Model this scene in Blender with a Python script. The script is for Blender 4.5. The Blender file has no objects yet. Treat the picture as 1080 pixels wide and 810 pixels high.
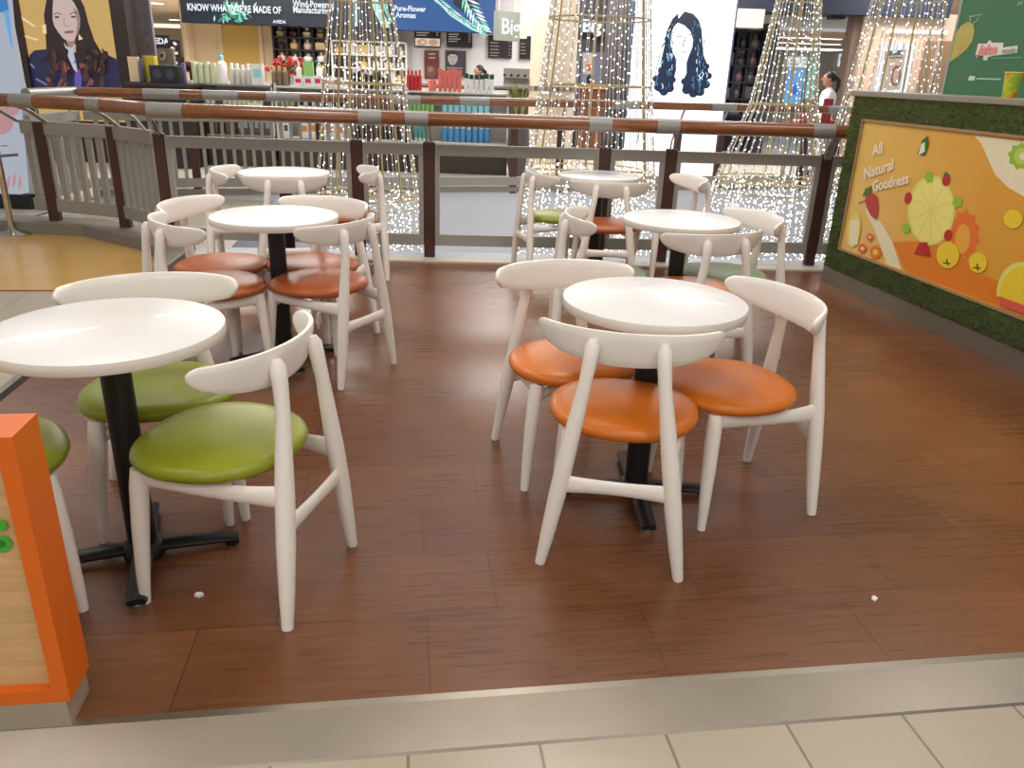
import bpy, math, random
from mathutils import Vector, Matrix, Euler
random.seed(7)
PI = math.pi
scn = bpy.context.scene
COL = scn.collection
# ------------------------------------------------------------------ camera
F, PITCH, ROLL, H = 830.2, math.radians(21.656), math.radians(-2.009), 1.4218
cd = bpy.data.cameras.new('camera'); cam = bpy.data.objects.new('camera', cd); COL.objects.link(cam)
cd.sensor_fit = 'HORIZONTAL'; cd.sensor_width = 36; cd.lens = F * 36 / 1080; cd.clip_end = 200; cd.clip_start = .05
CR = Matrix.Rotation(PI/2 - PITCH, 3, 'X') @ Matrix.Rotation(-ROLL, 3, 'Z')
cam.matrix_world = Matrix.Translation((0, 0, H)) @ CR.to_4x4()
scn.camera = cam
CP = Vector((0, 0, H))
def ray(px, py): return CR @ Vector(((px-540)/F, -(py-405)/F, -1))
def at_z(px, py, z):
    d = ray(px, py); t = (z-H)/d.z; return CP + d*t
def at_y(px, py, y):
    d = ray(px, py); return CP + d*(y/d.y)
# ------------------------------------------------------------------ materials
def rgb(r, g, b):
    f = lambda c: (c/255/12.92) if c/255 <= .04045 else ((c/255+.055)/1.055)**2.4
    return (f(r), f(g), f(b), 1)
MATS = {}
def mat(name, c, rough=.5, metal=0, spec=.5, var=0, vscale=20, bump=0, bscale=60, coat=0, stretch=None, sheen=0):
    if name in MATS: return MATS[name]
    m = bpy.data.materials.new(name); m.use_nodes = True; nt = m.node_tree; b = nt.nodes['Principled BSDF']
    c = rgb(*c); b.inputs['Base Color'].default_value = c
    b.inputs['Roughness'].default_value = rough; b.inputs['Metallic'].default_value = metal
    b.inputs['Specular IOR Level'].default_value = spec; b.inputs['Coat Weight'].default_value = coat
    tc = nt.nodes.new('ShaderNodeTexCoord')
    def noise(sc):
        n = nt.nodes.new('ShaderNodeTexNoise'); n.inputs['Scale'].default_value = sc; n.inputs['Detail'].default_value = 4
        if stretch:
            mp = nt.nodes.new('ShaderNodeMapping'); mp.inputs['Scale'].default_value = stretch
            nt.links.new(tc.outputs['Object'], mp.inputs['Vector']); nt.links.new(mp.outputs['Vector'], n.inputs['Vector'])
        else: nt.links.new(tc.outputs['Object'], n.inputs['Vector'])
        return n
    if var:
        n = noise(vscale); r = nt.nodes.new('ShaderNodeValToRGB')
        r.color_ramp.elements[0].position = .3; r.color_ramp.elements[1].position = .7
        r.color_ramp.elements[0].color = tuple(x*(1-var) for x in c[:3])+(1,)
        r.color_ramp.elements[1].color = tuple(min(1, x*(1+var)) for x in c[:3])+(1,)
        nt.links.new(n.outputs['Fac'], r.inputs['Fac']); nt.links.new(r.outputs['Color'], b.inputs['Base Color'])
    if bump:
        n = noise(bscale); bp = nt.nodes.new('ShaderNodeBump'); bp.inputs['Strength'].default_value = bump; bp.inputs['Distance'].default_value = .01
        nt.links.new(n.outputs['Fac'], bp.inputs['Height']); nt.links.new(bp.outputs['Normal'], b.inputs['Normal'])
    MATS[name] = m; return m
def emit(name, c, s=1.0):
    if name in MATS: return MATS[name]
    m = mat(name, (4, 4, 4), .4); b = m.node_tree.nodes['Principled BSDF']
    b.inputs['Emission Color'].default_value = rgb(*c); b.inputs['Emission Strength'].default_value = s
    return m
def brickmat(name, c1, c2, cm, w, h, mortar, rough, off=.5, grain=0, bump=.1, spec=.5, rvar=0):
    m = mat(name, c1, rough, spec=spec); nt = m.node_tree; b = nt.nodes['Principled BSDF']
    tc = nt.nodes.new('ShaderNodeTexCoord'); br = nt.nodes.new('ShaderNodeTexBrick')
    br.offset = off; br.inputs['Scale'].default_value = 1; br.inputs['Brick Width'].default_value = w; br.inputs['Row Height'].default_value = h
    br.inputs['Mortar Size'].default_value = mortar; br.inputs['Mortar Smooth'].default_value = .2
    br.inputs['Color1'].default_value = rgb(*c1); br.inputs['Color2'].default_value = rgb(*c2); br.inputs['Mortar'].default_value = rgb(*cm)
    nt.links.new(tc.outputs['Object'], br.inputs['Vector'])
    out = br.outputs['Color']
    if grain:
        mp = nt.nodes.new('ShaderNodeMapping'); mp.inputs['Scale'].default_value = (2.2, 38, 1)
        n = nt.nodes.new('ShaderNodeTexNoise'); n.inputs['Scale'].default_value = 1.6; n.inputs['Detail'].default_value = 5; n.inputs['Roughness'].default_value = .65
        nt.links.new(tc.outputs['Object'], mp.inputs['Vector']); nt.links.new(mp.outputs['Vector'], n.inputs['Vector'])
        n2 = nt.nodes.new('ShaderNodeTexNoise'); n2.inputs['Scale'].default_value = 1.1; n2.inputs['Detail'].default_value = 3
        nt.links.new(tc.outputs['Object'], n2.inputs['Vector'])
        ad = nt.nodes.new('ShaderNodeMath'); ad.operation = 'ADD'; nt.links.new(n.outputs['Fac'], ad.inputs[0]); nt.links.new(n2.outputs['Fac'], ad.inputs[1])
        mr = nt.nodes.new('ShaderNodeMapRange'); mr.inputs['From Min'].default_value = .6; mr.inputs['From Max'].default_value = 1.4
        mr.inputs['To Min'].default_value = 1-grain; mr.inputs['To Max'].default_value = 1+grain
        nt.links.new(ad.outputs[0], mr.inputs['Value'])
        mx = nt.nodes.new('ShaderNodeVectorMath'); mx.operation = 'SCALE'
        nt.links.new(br.outputs['Color'], mx.inputs[0]); nt.links.new(mr.outputs['Result'], mx.inputs['Scale']); out = mx.outputs['Vector']
        if rvar:
            mr2 = nt.nodes.new('ShaderNodeMapRange'); mr2.inputs['From Min'].default_value = .6; mr2.inputs['From Max'].default_value = 1.4
            mr2.inputs['To Min'].default_value = rough-rvar; mr2.inputs['To Max'].default_value = rough+rvar
            nt.links.new(ad.outputs[0], mr2.inputs['Value']); nt.links.new(mr2.outputs['Result'], b.inputs['Roughness'])
    nt.links.new(out, b.inputs['Base Color'])
    iv = nt.nodes.new('ShaderNodeMath'); iv.operation = 'SUBTRACT'; iv.inputs[0].default_value = 1; nt.links.new(br.outputs['Fac'], iv.inputs[1])
    bp = nt.nodes.new('ShaderNodeBump'); bp.inputs['Strength'].default_value = bump; bp.inputs['Distance'].default_value = .004
    nt.links.new(iv.outputs[0], bp.inputs['Height']); nt.links.new(bp.outputs['Normal'], b.inputs['Normal'])
    return m
# ------------------------------------------------------------------ mesh building
class MB:
    def __init__(s): s.v = []; s.f = []; s.m = []; s.sm = []; s.mats = []
    def mi(s, m):
        if m not in s.mats: s.mats.append(m)
        return s.mats.index(m)
    def add(s, vs, fs, m, smooth=False):
        o = len(s.v); k = s.mi(m)
        s.v += [tuple(v) for v in vs]
        for f in fs: s.f.append(tuple(o+i for i in f)); s.m.append(k); s.sm.append(smooth)
    def box(s, c, d, m, R=None):
        vs = []
        for z in (-1, 1):
            for x, y in ((-1, -1), (1, -1), (1, 1), (-1, 1)):
                p = Vector((x*d[0]/2, y*d[1]/2, z*d[2]/2))
                if R: p = R @ p
                vs.append(Vector(c)+p)
        s.add(vs, [(3,2,1,0),(4,5,6,7),(0,1,5,4),(1,2,6,5),(2,3,7,6),(3,0,4,7)], m)
    def prism(s, loop, off, m, smooth=False):
        """a flat loop of points pushed along off"""
        n = len(loop); a = [Vector(p) for p in loop]; b = [p+Vector(off) for p in a]
        s.add(a+b, [tuple(range(n))[::-1], tuple(range(n, 2*n))] + [(i, (i+1) % n, n+(i+1) % n, n+i) for i in range(n)], m, smooth)
    def tube(s, pts, rad, m, seg=10, up=None, cap=True, closed=False):
        """rad: number, or list of r or (ra, rb)"""
        P = [Vector(p) for p in pts]; n = len(P); rings = []
        ref = Vector(up) if up else None; prev = None
        for i in range(n):
            if closed: t = P[(i+1) % n]-P[i-1]
            else: t = P[min(i+1, n-1)]-P[max(i-1, 0)]
            t.normalize()
            a = ref if ref else (prev if prev else (Vector((0, 0, 1)) if abs(t.z) < .9 else Vector((1, 0, 0))))
            x = (a - t*a.dot(t)).normalized(); y = t.cross(x)
            if not ref: prev = x
            r = rad[i] if isinstance(rad, list) else rad
            ra, rb = r if isinstance(r, (list, tuple)) else (r, r)
            rings.append([P[i]+x*math.cos(2*PI*k/seg)*ra+y*math.sin(2*PI*k/seg)*rb for k in range(seg)])
        vs = [p for r in rings for p in r]; fs = []
        for i in range(n if closed else n-1):
            j = (i+1) % n
            for k in range(seg): fs.append((i*seg+k, i*seg+(k+1) % seg, j*seg+(k+1) % seg, j*seg+k))
        if cap and not closed: fs += [tuple(range(seg))[::-1], tuple(range((n-1)*seg, n*seg))]
        s.add(vs, fs, m, True)
    def lathe(s, prof, m, o=(0, 0, 0), seg=16, sx=1, sy=1):
        o = Vector(o); vs = []
        for r, z in prof:
            for k in range(seg): vs.append(o+Vector((r*sx*math.cos(2*PI*k/seg), r*sy*math.sin(2*PI*k/seg), z)))
        n = len(prof); fs = []
        for i in range(n-1):
            for k in range(seg): fs.append((i*seg+k, i*seg+(k+1) % seg, (i+1)*seg+(k+1) % seg, (i+1)*seg+k))
        fs += [tuple(range(seg))[::-1], tuple(range((n-1)*seg, n*seg))]
        s.add(vs, fs, m, True)
    def ball(s, c, r, m, seg=12, rings=8):
        rx, ry, rz = r if isinstance(r, tuple) else (r, r, r); c = Vector(c); vs = []
        for i in range(rings+1):
            a = -PI/2+PI*i/rings
            for k in range(seg): vs.append(c+Vector((rx*math.cos(a)*math.cos(2*PI*k/seg), ry*math.cos(a)*math.sin(2*PI*k/seg), rz*math.sin(a))))
        s.add(vs, [(i*seg+k, i*seg+(k+1) % seg, (i+1)*seg+(k+1) % seg, (i+1)*seg+k) for i in range(rings) for k in range(seg)], m, True)
    def build(s, name, parent=None, bevel=0, autosmooth=True, loc=None, rz=0):
        me = bpy.data.meshes.new(name); me.from_pydata(s.v, [], s.f); me.update()
        for m in s.mats: me.materials.append(m)
        for p, k, q in zip(me.polygons, s.m, s.sm): p.material_index = k; p.use_smooth = q
        o = bpy.data.objects.new(name, me); COL.objects.link(o)
        if any(s.sm): me.set_sharp_from_angle(angle=math.radians(50))
        if loc: o.location = loc
        o.rotation_euler.z = rz
        if parent: o.parent = parent
        if bevel:
            b = o.modifiers.new('bevel', 'BEVEL'); b.width = bevel; b.segments = 2; b.limit_method = 'ANGLE'; b.angle_limit = math.radians(40)
        return o
def tag(o, label=None, cat=None, group=None, kind=None):
    for k, v in (('label', label), ('category', cat), ('group', group), ('kind', kind)):
        if v: o[k] = v
    return o
def thing(name, label, cat, loc=(0, 0, 0), rz=0, group=None):
    o = bpy.data.objects.new(name, None); COL.objects.link(o); o.empty_display_size = .1
    o.location = loc; o.rotation_euler.z = rz
    return tag(o, label, cat, group)
def struct(mb, name, **k): return tag(mb.build(name, **k), kind='structure')
def dup(root, loc, rz, label, group=None):
    r = root.copy(); COL.objects.link(r); r.location = loc; r.rotation_euler.z = rz; tag(r, label, None, group)
    for ch in list(root.children):
        c = ch.copy(); COL.objects.link(c); c.parent = r
        for g in ch.children:
            d = g.copy(); COL.objects.link(d); d.parent = c
    return r
class Plane:
    """upright plane through p0 along ux; s runs along ux, h is height"""
    def __init__(s, p0, ux):
        s.p = Vector((p0[0], p0[1], 0)); s.u = Vector((ux[0], ux[1], 0)).normalized(); s.n = Vector((s.u.y, -s.u.x, 0))
    def hit(s, px, py):
        d = ray(px, py); t = (s.p-CP).dot(s.n)/d.dot(s.n); q = CP+d*t; return ((q-s.p).dot(s.u), q.z)
    def w(s, a, h, off=0): return s.p+s.u*a+Vector((0, 0, h))+s.n*off
    def loop(s, pts, off): return [s.w(*s.hit(*p), off) for p in pts]
def YP(y): return Plane((0, y), (1, 0))
def ell(cx, cy, rx, ry, rot=0, n=20):
    c, q = math.cos(rot), math.sin(rot)
    return [(cx+rx*math.cos(2*PI*k/n)*c-ry*math.sin(2*PI*k/n)*q, cy+rx*math.cos(2*PI*k/n)*q+ry*math.sin(2*PI*k/n)*c) for k in range(n)]
def star(cx, cy, r, r2, rot=0, n=9, sx=1):
    return [(cx+sx*(r if k % 2 else r2)*math.cos(rot+PI*k/n), cy+(r if k % 2 else r2)*math.sin(rot+PI*k/n)) for k in range(2*n)]
class Art:
    """printed picture on an upright plane, each shape one thin layer of ink above the last"""
    def __init__(s, pl, base=.0, step=.0008): s.pl = pl; s.b = MB(); s.o = base; s.st = step
    def p(s, pts, m, new=True):
        if new: s.o += s.st
        L = s.pl.loop(pts, s.o); a = sum((L[i-1].x*0 for i in range(len(L))), 0)
        n = len(L); c = sum(L, Vector())/n
        nn = Vector()
        for i in range(n): nn += (L[i]-c).cross(L[(i+1) % n]-c)
        if nn.dot(s.pl.n) < 0: L = L[::-1]
        s.b.add(L, [tuple(range(n))], m)
    def line(s, pts, wd, m):
        for (x0, y0), (x1, y1) in zip(pts, pts[1:]):
            d = math.hypot(x1-x0, y1-y0) or 1; ox, oy = -(y1-y0)/d*wd/2, (x1-x0)/d*wd/2
            s.p([(x0+ox, y0+oy), (x1+ox, y1+oy), (x1-ox, y1-oy), (x0-ox, y0-oy)], m)
    def build(s, name, parent): return s.b.build(name, parent)
def text(body, pl, s0, h0, size, m, parent, name='lettering', off=.004, rot=0, sx=1, align='LEFT', shear=0, bold=0, depth=.002):
    cu = bpy.data.curves.new(name, 'FONT'); cu.body = body; cu.size = size; cu.align_x = align; cu.shear = shear; cu.offset = bold; cu.extrude = depth/2
    cu.resolution_u = 3
    t = bpy.data.objects.new(name, cu); COL.objects.link(t)
    bpy.context.view_layer.update()
    me = bpy.data.meshes.new_from_object(t.evaluated_get(bpy.context.evaluated_depsgraph_get()))
    bpy.data.objects.remove(t)
    c, q = math.cos(rot), math.sin(rot)
    for v in me.vertices:
        x, y, z = v.co.x*sx, v.co.y, v.co.z
        v.co = pl.w(s0+x*c-y*q, h0+x*q+y*c, off+z)
    me.materials.clear(); me.materials.append(m)
    o = bpy.data.objects.new(name, me); COL.objects.link(o); o.parent = parent
    return o
def pxbox(b, x0, y0, x1, y1, Y, d, m, R=0):
    """box whose front face stands at depth Y and spans these photograph pixels"""
    ym, xm = (y0+y1)/2, (x0+x1)/2
    a, c = at_y(x0, ym, Y).x, at_y(x1, ym, Y).x; t, u = at_y(xm, y0, Y).z, at_y(xm, y1, Y).z
    b.box(((a+c)/2, Y+d/2, (t+u)/2), (c-a, d, t-u), m)
    return a, c, u, t
# palette
WHITE = mat('white_lacquer', (243, 237, 229), .38, coat=.15)
LAM = mat('white_laminate', (236, 234, 233), .3, coat=.2)
LAMEDGE = mat('laminate_edge', (226, 219, 210), .45)
BLACK = mat('black_powder_coat', (20, 20, 22), .45)
ORANGE = mat('orange_vinyl', (208, 113, 26), .36, var=.08, vscale=6, bump=.06, bscale=150)
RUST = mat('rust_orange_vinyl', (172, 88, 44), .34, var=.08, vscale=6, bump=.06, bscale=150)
GREEN = mat('green_vinyl', (138, 146, 30), .36, var=.08, vscale=6, bump=.06, bscale=150)
GREEN_SHEEN = mat('green_vinyl_sheen', (132, 152, 112), .36, var=.08, vscale=6, bump=.06, bscale=150)  # green vinyl with its grey sheen put into the colour
BROWNTIP = mat('glide_brown', (96, 72, 56), .6)
STEEL = mat('brushed_steel', (158, 150, 138), .4, metal=1, var=.08, vscale=3, bump=.05, bscale=25)
DSTEEL = mat('grey_steel', (150, 146, 140), .4, metal=.8)
TAUPE = mat('taupe_paint', (150, 146, 138), .5)
RAILWOOD = mat('rail_wood', (128, 76, 40), .25, var=.25, vscale=6, stretch=(.4, 8, 8), coat=.5)
POSTB = mat('dark_brown_post', (70, 40, 32), .45, var=.12, vscale=5)
SLEEVE = mat('grey_sleeve', (150, 148, 142), .4, metal=.3)
# ------------------------------------------------------------------ floors
ANG = math.radians(8.3)
U = Vector((math.cos(ANG), math.sin(ANG), 0)); N = Vector((-math.sin(ANG), math.cos(ANG), 0))
F0 = Vector((.027, 1.533, 0)); L0 = Vector((-2.33, 3.5, 0))
def UV(p): q = Vector((p[0], p[1], 0))-F0; return q.dot(U), q.dot(N)
def PT(u, n, z=0): q = F0+U*u+N*n; return Vector((q.x, q.y, z))
uL = UV(L0)[0]
PLANK = brickmat('wood_plank_floor', (117, 74, 46), (103, 64, 41), (74, 48, 34), .61, .302, .0019, .29, off=.33, grain=.42, bump=.1, rvar=.05)
TILE = brickmat('cream_tile_floor', (176, 165, 146), (170, 158, 140), (124, 115, 98), .308, .308, .004, .3, off=0, bump=.2)
OCHRE = brickmat('ochre_tile_floor', (206, 164, 92), (198, 156, 86), (160, 126, 76), .6, .6, .003, .22, off=0, bump=.1)
def ry(x): return 6.32+.06*x        # railing line
b = MB()
bl = Vector((-2.62, 6.12, 0)); br_ = Vector((4.6, ry(4.6)-.12, 0))
loop = [PT(uL, 0), PT(5.2, 0), br_, bl]
loc = [Vector((UV(p)[0], UV(p)[1], 0)) for p in loop]
b.prism([p+Vector((0, 0, -.045)) for p in loc], (0, 0, .045), PLANK)
struct(b, 'floor', loc=F0, rz=ANG)
b = MB(); zt = -.05
b.add([PT(uL-6, -5, zt), PT(8, -5, zt), PT(8, 1.2, zt), PT(uL+.3, 1.2, zt), PT(uL+.3, 8, zt), PT(uL-6, 8, zt)], [(0, 1, 2, 3), (0, 3, 4, 5)], TILE)
b.v = [tuple((UV(v)[0], UV(v)[1], v[2])) for v in b.v]
struct(b, 'floor_mall', loc=F0+U*.05-N*.02, rz=ANG)
b = MB()  # yellow tiles by the left railing
b.prism([Vector(p) for p in ((-8, 4.9, -.046), (-3.45, 5.06, -.046), (-2.52, 5.18, -.046), (-2.66, 6.12, -.046), (-3, 6.45, -.046), (-3.8, 7.0, -.046), (-4.6, 7.2, -.046), (-8, 7.4, -.046))], (0, 0, .004), OCHRE)
struct(b, 'floor_ochre')
b = MB()  # steel edge of the raised floor
b.add([PT(uL-.02, 0, .004), PT(5.2, 0, .004), PT(5.2, -.02, .002), PT(uL-.02, -.02, .002), PT(5.2, -.125, -.044), PT(uL-.02, -.125, -.044), PT(5.2, -.13, -.05), PT(uL-.02, -.13, -.05)],
      [(0, 3, 2, 1), (3, 5, 4, 2), (5, 7, 6, 4)], STEEL)
struct(b, 'trim_1')
b = MB()
b.prism([PT(uL, 0, -.05), PT(uL-.035, 0, -.05), PT(uL-.035, 4.55, -.05), PT(uL, 4.55, -.05)], (0, 0, .054), DSTEEL)
struct(b, 'trim_2')
CREAM = mat('cream_kerb', (196, 184, 164), .5); KERB = mat('grey_kerb', (128, 122, 112), .55)
b = MB()
b.prism([(-2.62, 6.0, 0), (4.6, ry(4.6)-.24, 0), (4.6, ry(4.6)-.11, 0), (-2.62, 6.13, 0)], (0, 0, .015), CREAM)
b.prism([(-2.62, 6.12, -.2), (4.6, ry(4.6)-.12, -.2), (4.6, ry(4.6)+.14, -.2), (-2.62, 6.34, -.2)], (0, 0, .212), mat('pale_slab_edge', (176, 178, 184), .4))
struct(b, 'trim_3')
b = MB()  # curved kerb at the left
inner = [(-2.58, 5.42), (-2.72, 5.95), (-3.05, 6.35), (-3.8, 6.84), (-4.36, 6.86), (-4.6, 6.9)]
outer = [(-2.48, 5.46), (-2.56, 6.2), (-2.9, 6.6), (-3.7, 7.12), (-4.36, 7.16), (-4.6, 7.2)]
b.prism([Vector((x, y, -.05)) for x, y in inner+outer[::-1]], (0, 0, .11), KERB)
struct(b, 'trim_4', bevel=.01)
# lower floor of the atrium, far slab and galleries
def fy(x): return 10.11+.312*x
FAS = mat('pale_fascia', (206, 207, 214), .3, var=.03, vscale=1)
FLOOR2 = brickmat('pale_gallery_tile', (208, 200, 188), (202, 194, 182), (170, 162, 150), .6, .6, .004, .25, off=0, bump=.1)
b = MB(); b.add([(-9, 4, -5), (14, 4, -5), (14, 16, -5), (-9, 16, -5)], [(0, 1, 2, 3)], FAS); struct(b, 'floor_atrium')
b = MB()
b.prism([(-4.55, fy(-4.55)+.05, 0), (9, fy(9)+.05, 0), (16, 14, 0), (16, 36, 0), (-10, 36, 0), (-10, 7.42, 0), (-4.55, 7.2, 0)], (0, 0, .012), FLOOR2)
struct(b, 'floor_gallery')
b = MB()
A_, B_ = Vector((-4.6, fy(-4.6), 0)), Vector((9, fy(9), 0)); dn = Vector((-.298, .954, 0))
b.prism([A_+Vector((0, 0, -2.6)), B_+Vector((0, 0, -2.6)), B_+dn*.2+Vector((0, 0, -2.6)), A_+dn*.2+Vector((0, 0, -2.6))], (0, 0, 2.62), FAS)
struct(b, 'trim_14')
b = MB()
b.prism([(-4.75, 7.1, -2.6), (-4.55, 7.1, -2.6), (-4.55, 8.75, -2.6), (-4.75, 8.75, -2.6)], (0, 0, 2.61), FAS)
struct(b, 'trim_15')
b = MB()
b.prism([A_-dn*.03+Vector((0, 0, .02)), B_-dn*.03+Vector((0, 0, .02)), B_+dn*.17+Vector((0, 0, .02)), A_+dn*.17+Vector((0, 0, .02))], (0, 0, .06), KERB)
struct(b, 'trim_5')
# ------------------------------------------------------------------ chairs
def make_chair(name, label, seatm, loc, rz):
    t = thing(name, label, 'chair', loc, rz)
    b = MB(); prof = []
    n = 12
    for r, z in ((.01, .415), (.17, .415), (.205, .418), (.226, .426), (.233, .440), (.230, .452), (.215, .463), (.18, .471), (.12, .477), (.06, .479), (.005, .480)): prof.append((r, z-.012))
    seg = 40; vs = []
    for r, z in prof:
        for k in range(seg):
            a = 2*PI*k/seg; c, q = math.cos(a), math.sin(a)
            x = abs(c)**.9*math.copysign(1, c); y = abs(q)**.9*math.copysign(1, q)
            vs.append((r*x*1.02*(1+.05*y), r*y*.97+.0, z))
    fs = [(i*seg+k, i*seg+(k+1) % seg, (i+1)*seg+(k+1) % seg, (i+1)*seg+k) for i in range(len(prof)-1) for k in range(seg)]
    fs += [tuple(range(seg))[::-1], tuple(range((len(prof)-1)*seg, len(prof)*seg))]
    b.add(vs, fs, seatm, True); b.build('seat', t)
    for sg in (-1, 1):
        b = MB()   # rear leg, runs up to the backrest
        P = [(sg*.212, -.277, 0), (sg*.195, -.274, .10), (sg*.172, -.270, .24), (sg*.150, -.266, .38), (sg*.130, -.262, .50), (sg*.112, -.258, .61), (sg*.104, -.252, .67), (sg*.100, -.246, .715), (sg*.099, -.243, .733)]
        b.tube(P, [.016, .0215, .0262, .0262, .0225, .0190, .0205, .0215, .012], WHITE, 12)
        g = MB(); g.lathe([(.0135, 0), (.0135, .004)], BROWNTIP, (sg*.212, -.277, 0), 10)
        o = b.build('leg', t); g.build('glide', o)
        b = MB()
        P = [(sg*.214, .159, 0), (sg*.208, .156, .10), (sg*.196, .150, .24), (sg*.184, .144, .36), (sg*.178, .140, .408)]
        b.tube(P, [.0145, .019, .0238, .0255, .023], WHITE, 12)
        g = MB(); g.lathe([(.0135, 0), (.0135, .004)], BROWNTIP, (sg*.214, .159, 0), 10)
        o = b.build('leg', t); g.build('glide', o)
        b = MB()   # side rail, arched
        P = []; R = []
        for i in range(9):
            q = i/8; P.append((sg*(.180-.028*q+.012*math.sin(PI*q)), .142-.408*q, .392-.022*q-.006*math.sin(PI*q)))
            R.append((.023+.012*abs(2*q-1)**2, .012))
        b.tube(P, R, WHITE, 10, up=(0, 0, 1)); b.build('side_rail', t)
    b = MB()       # stretcher between rear legs
    P = []; R = []
    for i in range(9):
        q = i/8; e = abs(2*q-1); P.append((-.172+.344*q, -.270-.004*(1-e*e), .282+.004*(1-e*e))); R.append((.0225+.009*e**2, .010))
    b.tube(P, R, WHITE, 10, up=(0, 0, 1)); b.build('stretcher', t)
    b = MB()       # front rail, arched upwards under the seat
    P = []; R = []
    for i in range(11):
        q = i/10; e = abs(2*q-1); P.append((-.186+.372*q, .146-.05*(1-e*e), .345+.045*(1-e*e))); R.append((.014+.010*e**2, .010))
    b.tube(P, R, WHITE, 10, up=(0, 0, 1)); b.build('front_rail', t)
    b = MB()       # backrest: a bent crescent with rounded ends
    ns, nc = 40, 14; vs = []
    for i in range(ns+1):
        q = math.sin((-1+2*i/ns)*PI/2)*.85+(-1+2*i/ns)*.15; aq = abs(q)
        x = .262*math.sin(q*1.28)/math.sin(1.28); y = -.232+.135*(1-math.cos(q*1.28))/(1-math.cos(1.28))
        tz = .759-.008*q*q; bz = .650+.048*aq**2.2
        endf = math.sqrt(max(0, 1-((aq-.84)/.16)**2)) if aq > .84 else 1
        zc = (tz+bz)/2; hh = max((tz-bz)/2*endf, .0004); th = max(.0115*(.4+.6*endf)*min(1, endf*3), .0004)
        nx = Vector((-math.sin(q*1.1), math.cos(q*1.1), 0)); nx.normalize()
        for k in range(nc):
            a = 2*PI*k/nc; c, w = math.cos(a), math.sin(a)
            c2 = math.copysign(abs(c)**.55, c); w2 = math.copysign(abs(w)**.8, w)
            z = zc+hh*w2; p = Vector((x, y, 0))+nx*(th*c2-(z-.70)*.22)
            vs.append((p.x, p.y, z))
    fs = [(i*nc+k, (i+1)*nc+k, (i+1)*nc+(k+1) % nc, i*nc+(k+1) % nc) for i in range(ns) for k in range(nc)]
    fs += [tuple(range(nc)), tuple(range(ns*nc, (ns+1)*nc))[::-1]]
    b.add(vs, fs, WHITE, True); b.build('backrest', t)
    return t
R_ = math.radians
protos = {}
def chair(seatm, x, y, deg, label):
    if seatm.name not in protos:
        protos[seatm.name] = make_chair('dining_chair', label, seatm, (x, y, 0), R_(deg)); return
    dup(protos[seatm.name], (x, y, 0), R_(deg), label)
chair(ORANGE, .359, 2.321, -8.9, 'white chair with bright orange seat, back to the viewer, at the nearest right table')
chair(ORANGE, .749, 2.558, 106.6, 'white chair with orange seat on the counter side of the nearest right table')
chair(ORANGE, .219, 2.749, 196.4, 'white chair with orange seat behind and left of the nearest right table')
chair(GREEN, -.808, 1.995, 77.4, 'white chair with bright green seat, fully in view right of the nearest left table')
chair(GREEN, -1.132, 2.338, 202.2, 'white chair with green seat tucked behind the nearest left table')
chair(GREEN, -1.42, 1.848, -51.9, 'white chair with green seat mostly hidden behind the orange framed sign box')
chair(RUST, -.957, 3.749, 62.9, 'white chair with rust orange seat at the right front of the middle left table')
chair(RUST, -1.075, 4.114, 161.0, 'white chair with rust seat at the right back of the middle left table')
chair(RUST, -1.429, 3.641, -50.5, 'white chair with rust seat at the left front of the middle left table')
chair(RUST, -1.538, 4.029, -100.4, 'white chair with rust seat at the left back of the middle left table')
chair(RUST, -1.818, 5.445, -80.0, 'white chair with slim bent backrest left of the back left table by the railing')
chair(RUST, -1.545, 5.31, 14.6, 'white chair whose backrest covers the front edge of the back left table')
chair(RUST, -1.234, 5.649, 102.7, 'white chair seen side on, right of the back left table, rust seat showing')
chair(GREEN_SHEEN, .489, 4.112, -90.1, 'white chair with green seat with painted sheen left of the middle right table')
chair(ORANGE, .887, 3.856, 19.2, 'white chair with its back to the viewer in front of the middle right table')
chair(GREEN_SHEEN, 1.129, 4.225, 105.6, 'white chair with green seat right of the middle right table, towards the counter')
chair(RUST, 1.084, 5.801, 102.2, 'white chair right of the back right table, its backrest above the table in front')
chair(GREEN, .301, 5.921, -72.5, 'white chair with green seat left of the back right table by the railing')
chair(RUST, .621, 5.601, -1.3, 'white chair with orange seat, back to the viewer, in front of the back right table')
# ------------------------------------------------------------------ tables
def make_table(label, x, y, deg):
    t = thing('bistro_table', label, 'table', (x, y, 0), 0)
    b = MB(); r = .304
    b.lathe([(.001, .703), (r-.002, .703), (r, .7055), (r, .7325), (r-.0015, .7345)], LAMEDGE, seg=64)
    b.lathe([(r-.0015, .7345), (r-.004, .7352), (.001, .7352)], LAM, seg=64)
    b.build('tabletop', t)
    b = MB(); b.lathe([(.041, .03), (.041, .7)], BLACK, seg=24); b.build('column', t)
    b = MB(); b.box((0, 0, .699), (.26, .26, .008), BLACK); b.build('mounting_plate', t)
    b = MB(); b.lathe([(.06, .008), (.06, .045), (.045, .06)], BLACK, seg=20); b.build('hub', t)
    for k in range(4):
        a = R_(deg)+k*PI/2; d = Vector((math.cos(a), math.sin(a), 0)); e = Vector((-d.y, d.x, 0))
        b = MB(); P = [(d*q+Vector((0, 0, z))) for q, z in ((.03, .034), (.12, .031), (.22, .026), (.275, .022))]
        b.tube(P, [(.018, .031), (.017, .03), (.015, .029), (.012, .028)], BLACK, 8, up=(0, 0, 1)); o = b.build('foot', t)
        b = MB(); b.lathe([(.022, 0), (.022, .012), (.012, .018)], DSTEEL if k == 3 else BLACK, d*.255, 12); b.build('glide', o)
    return t
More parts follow.
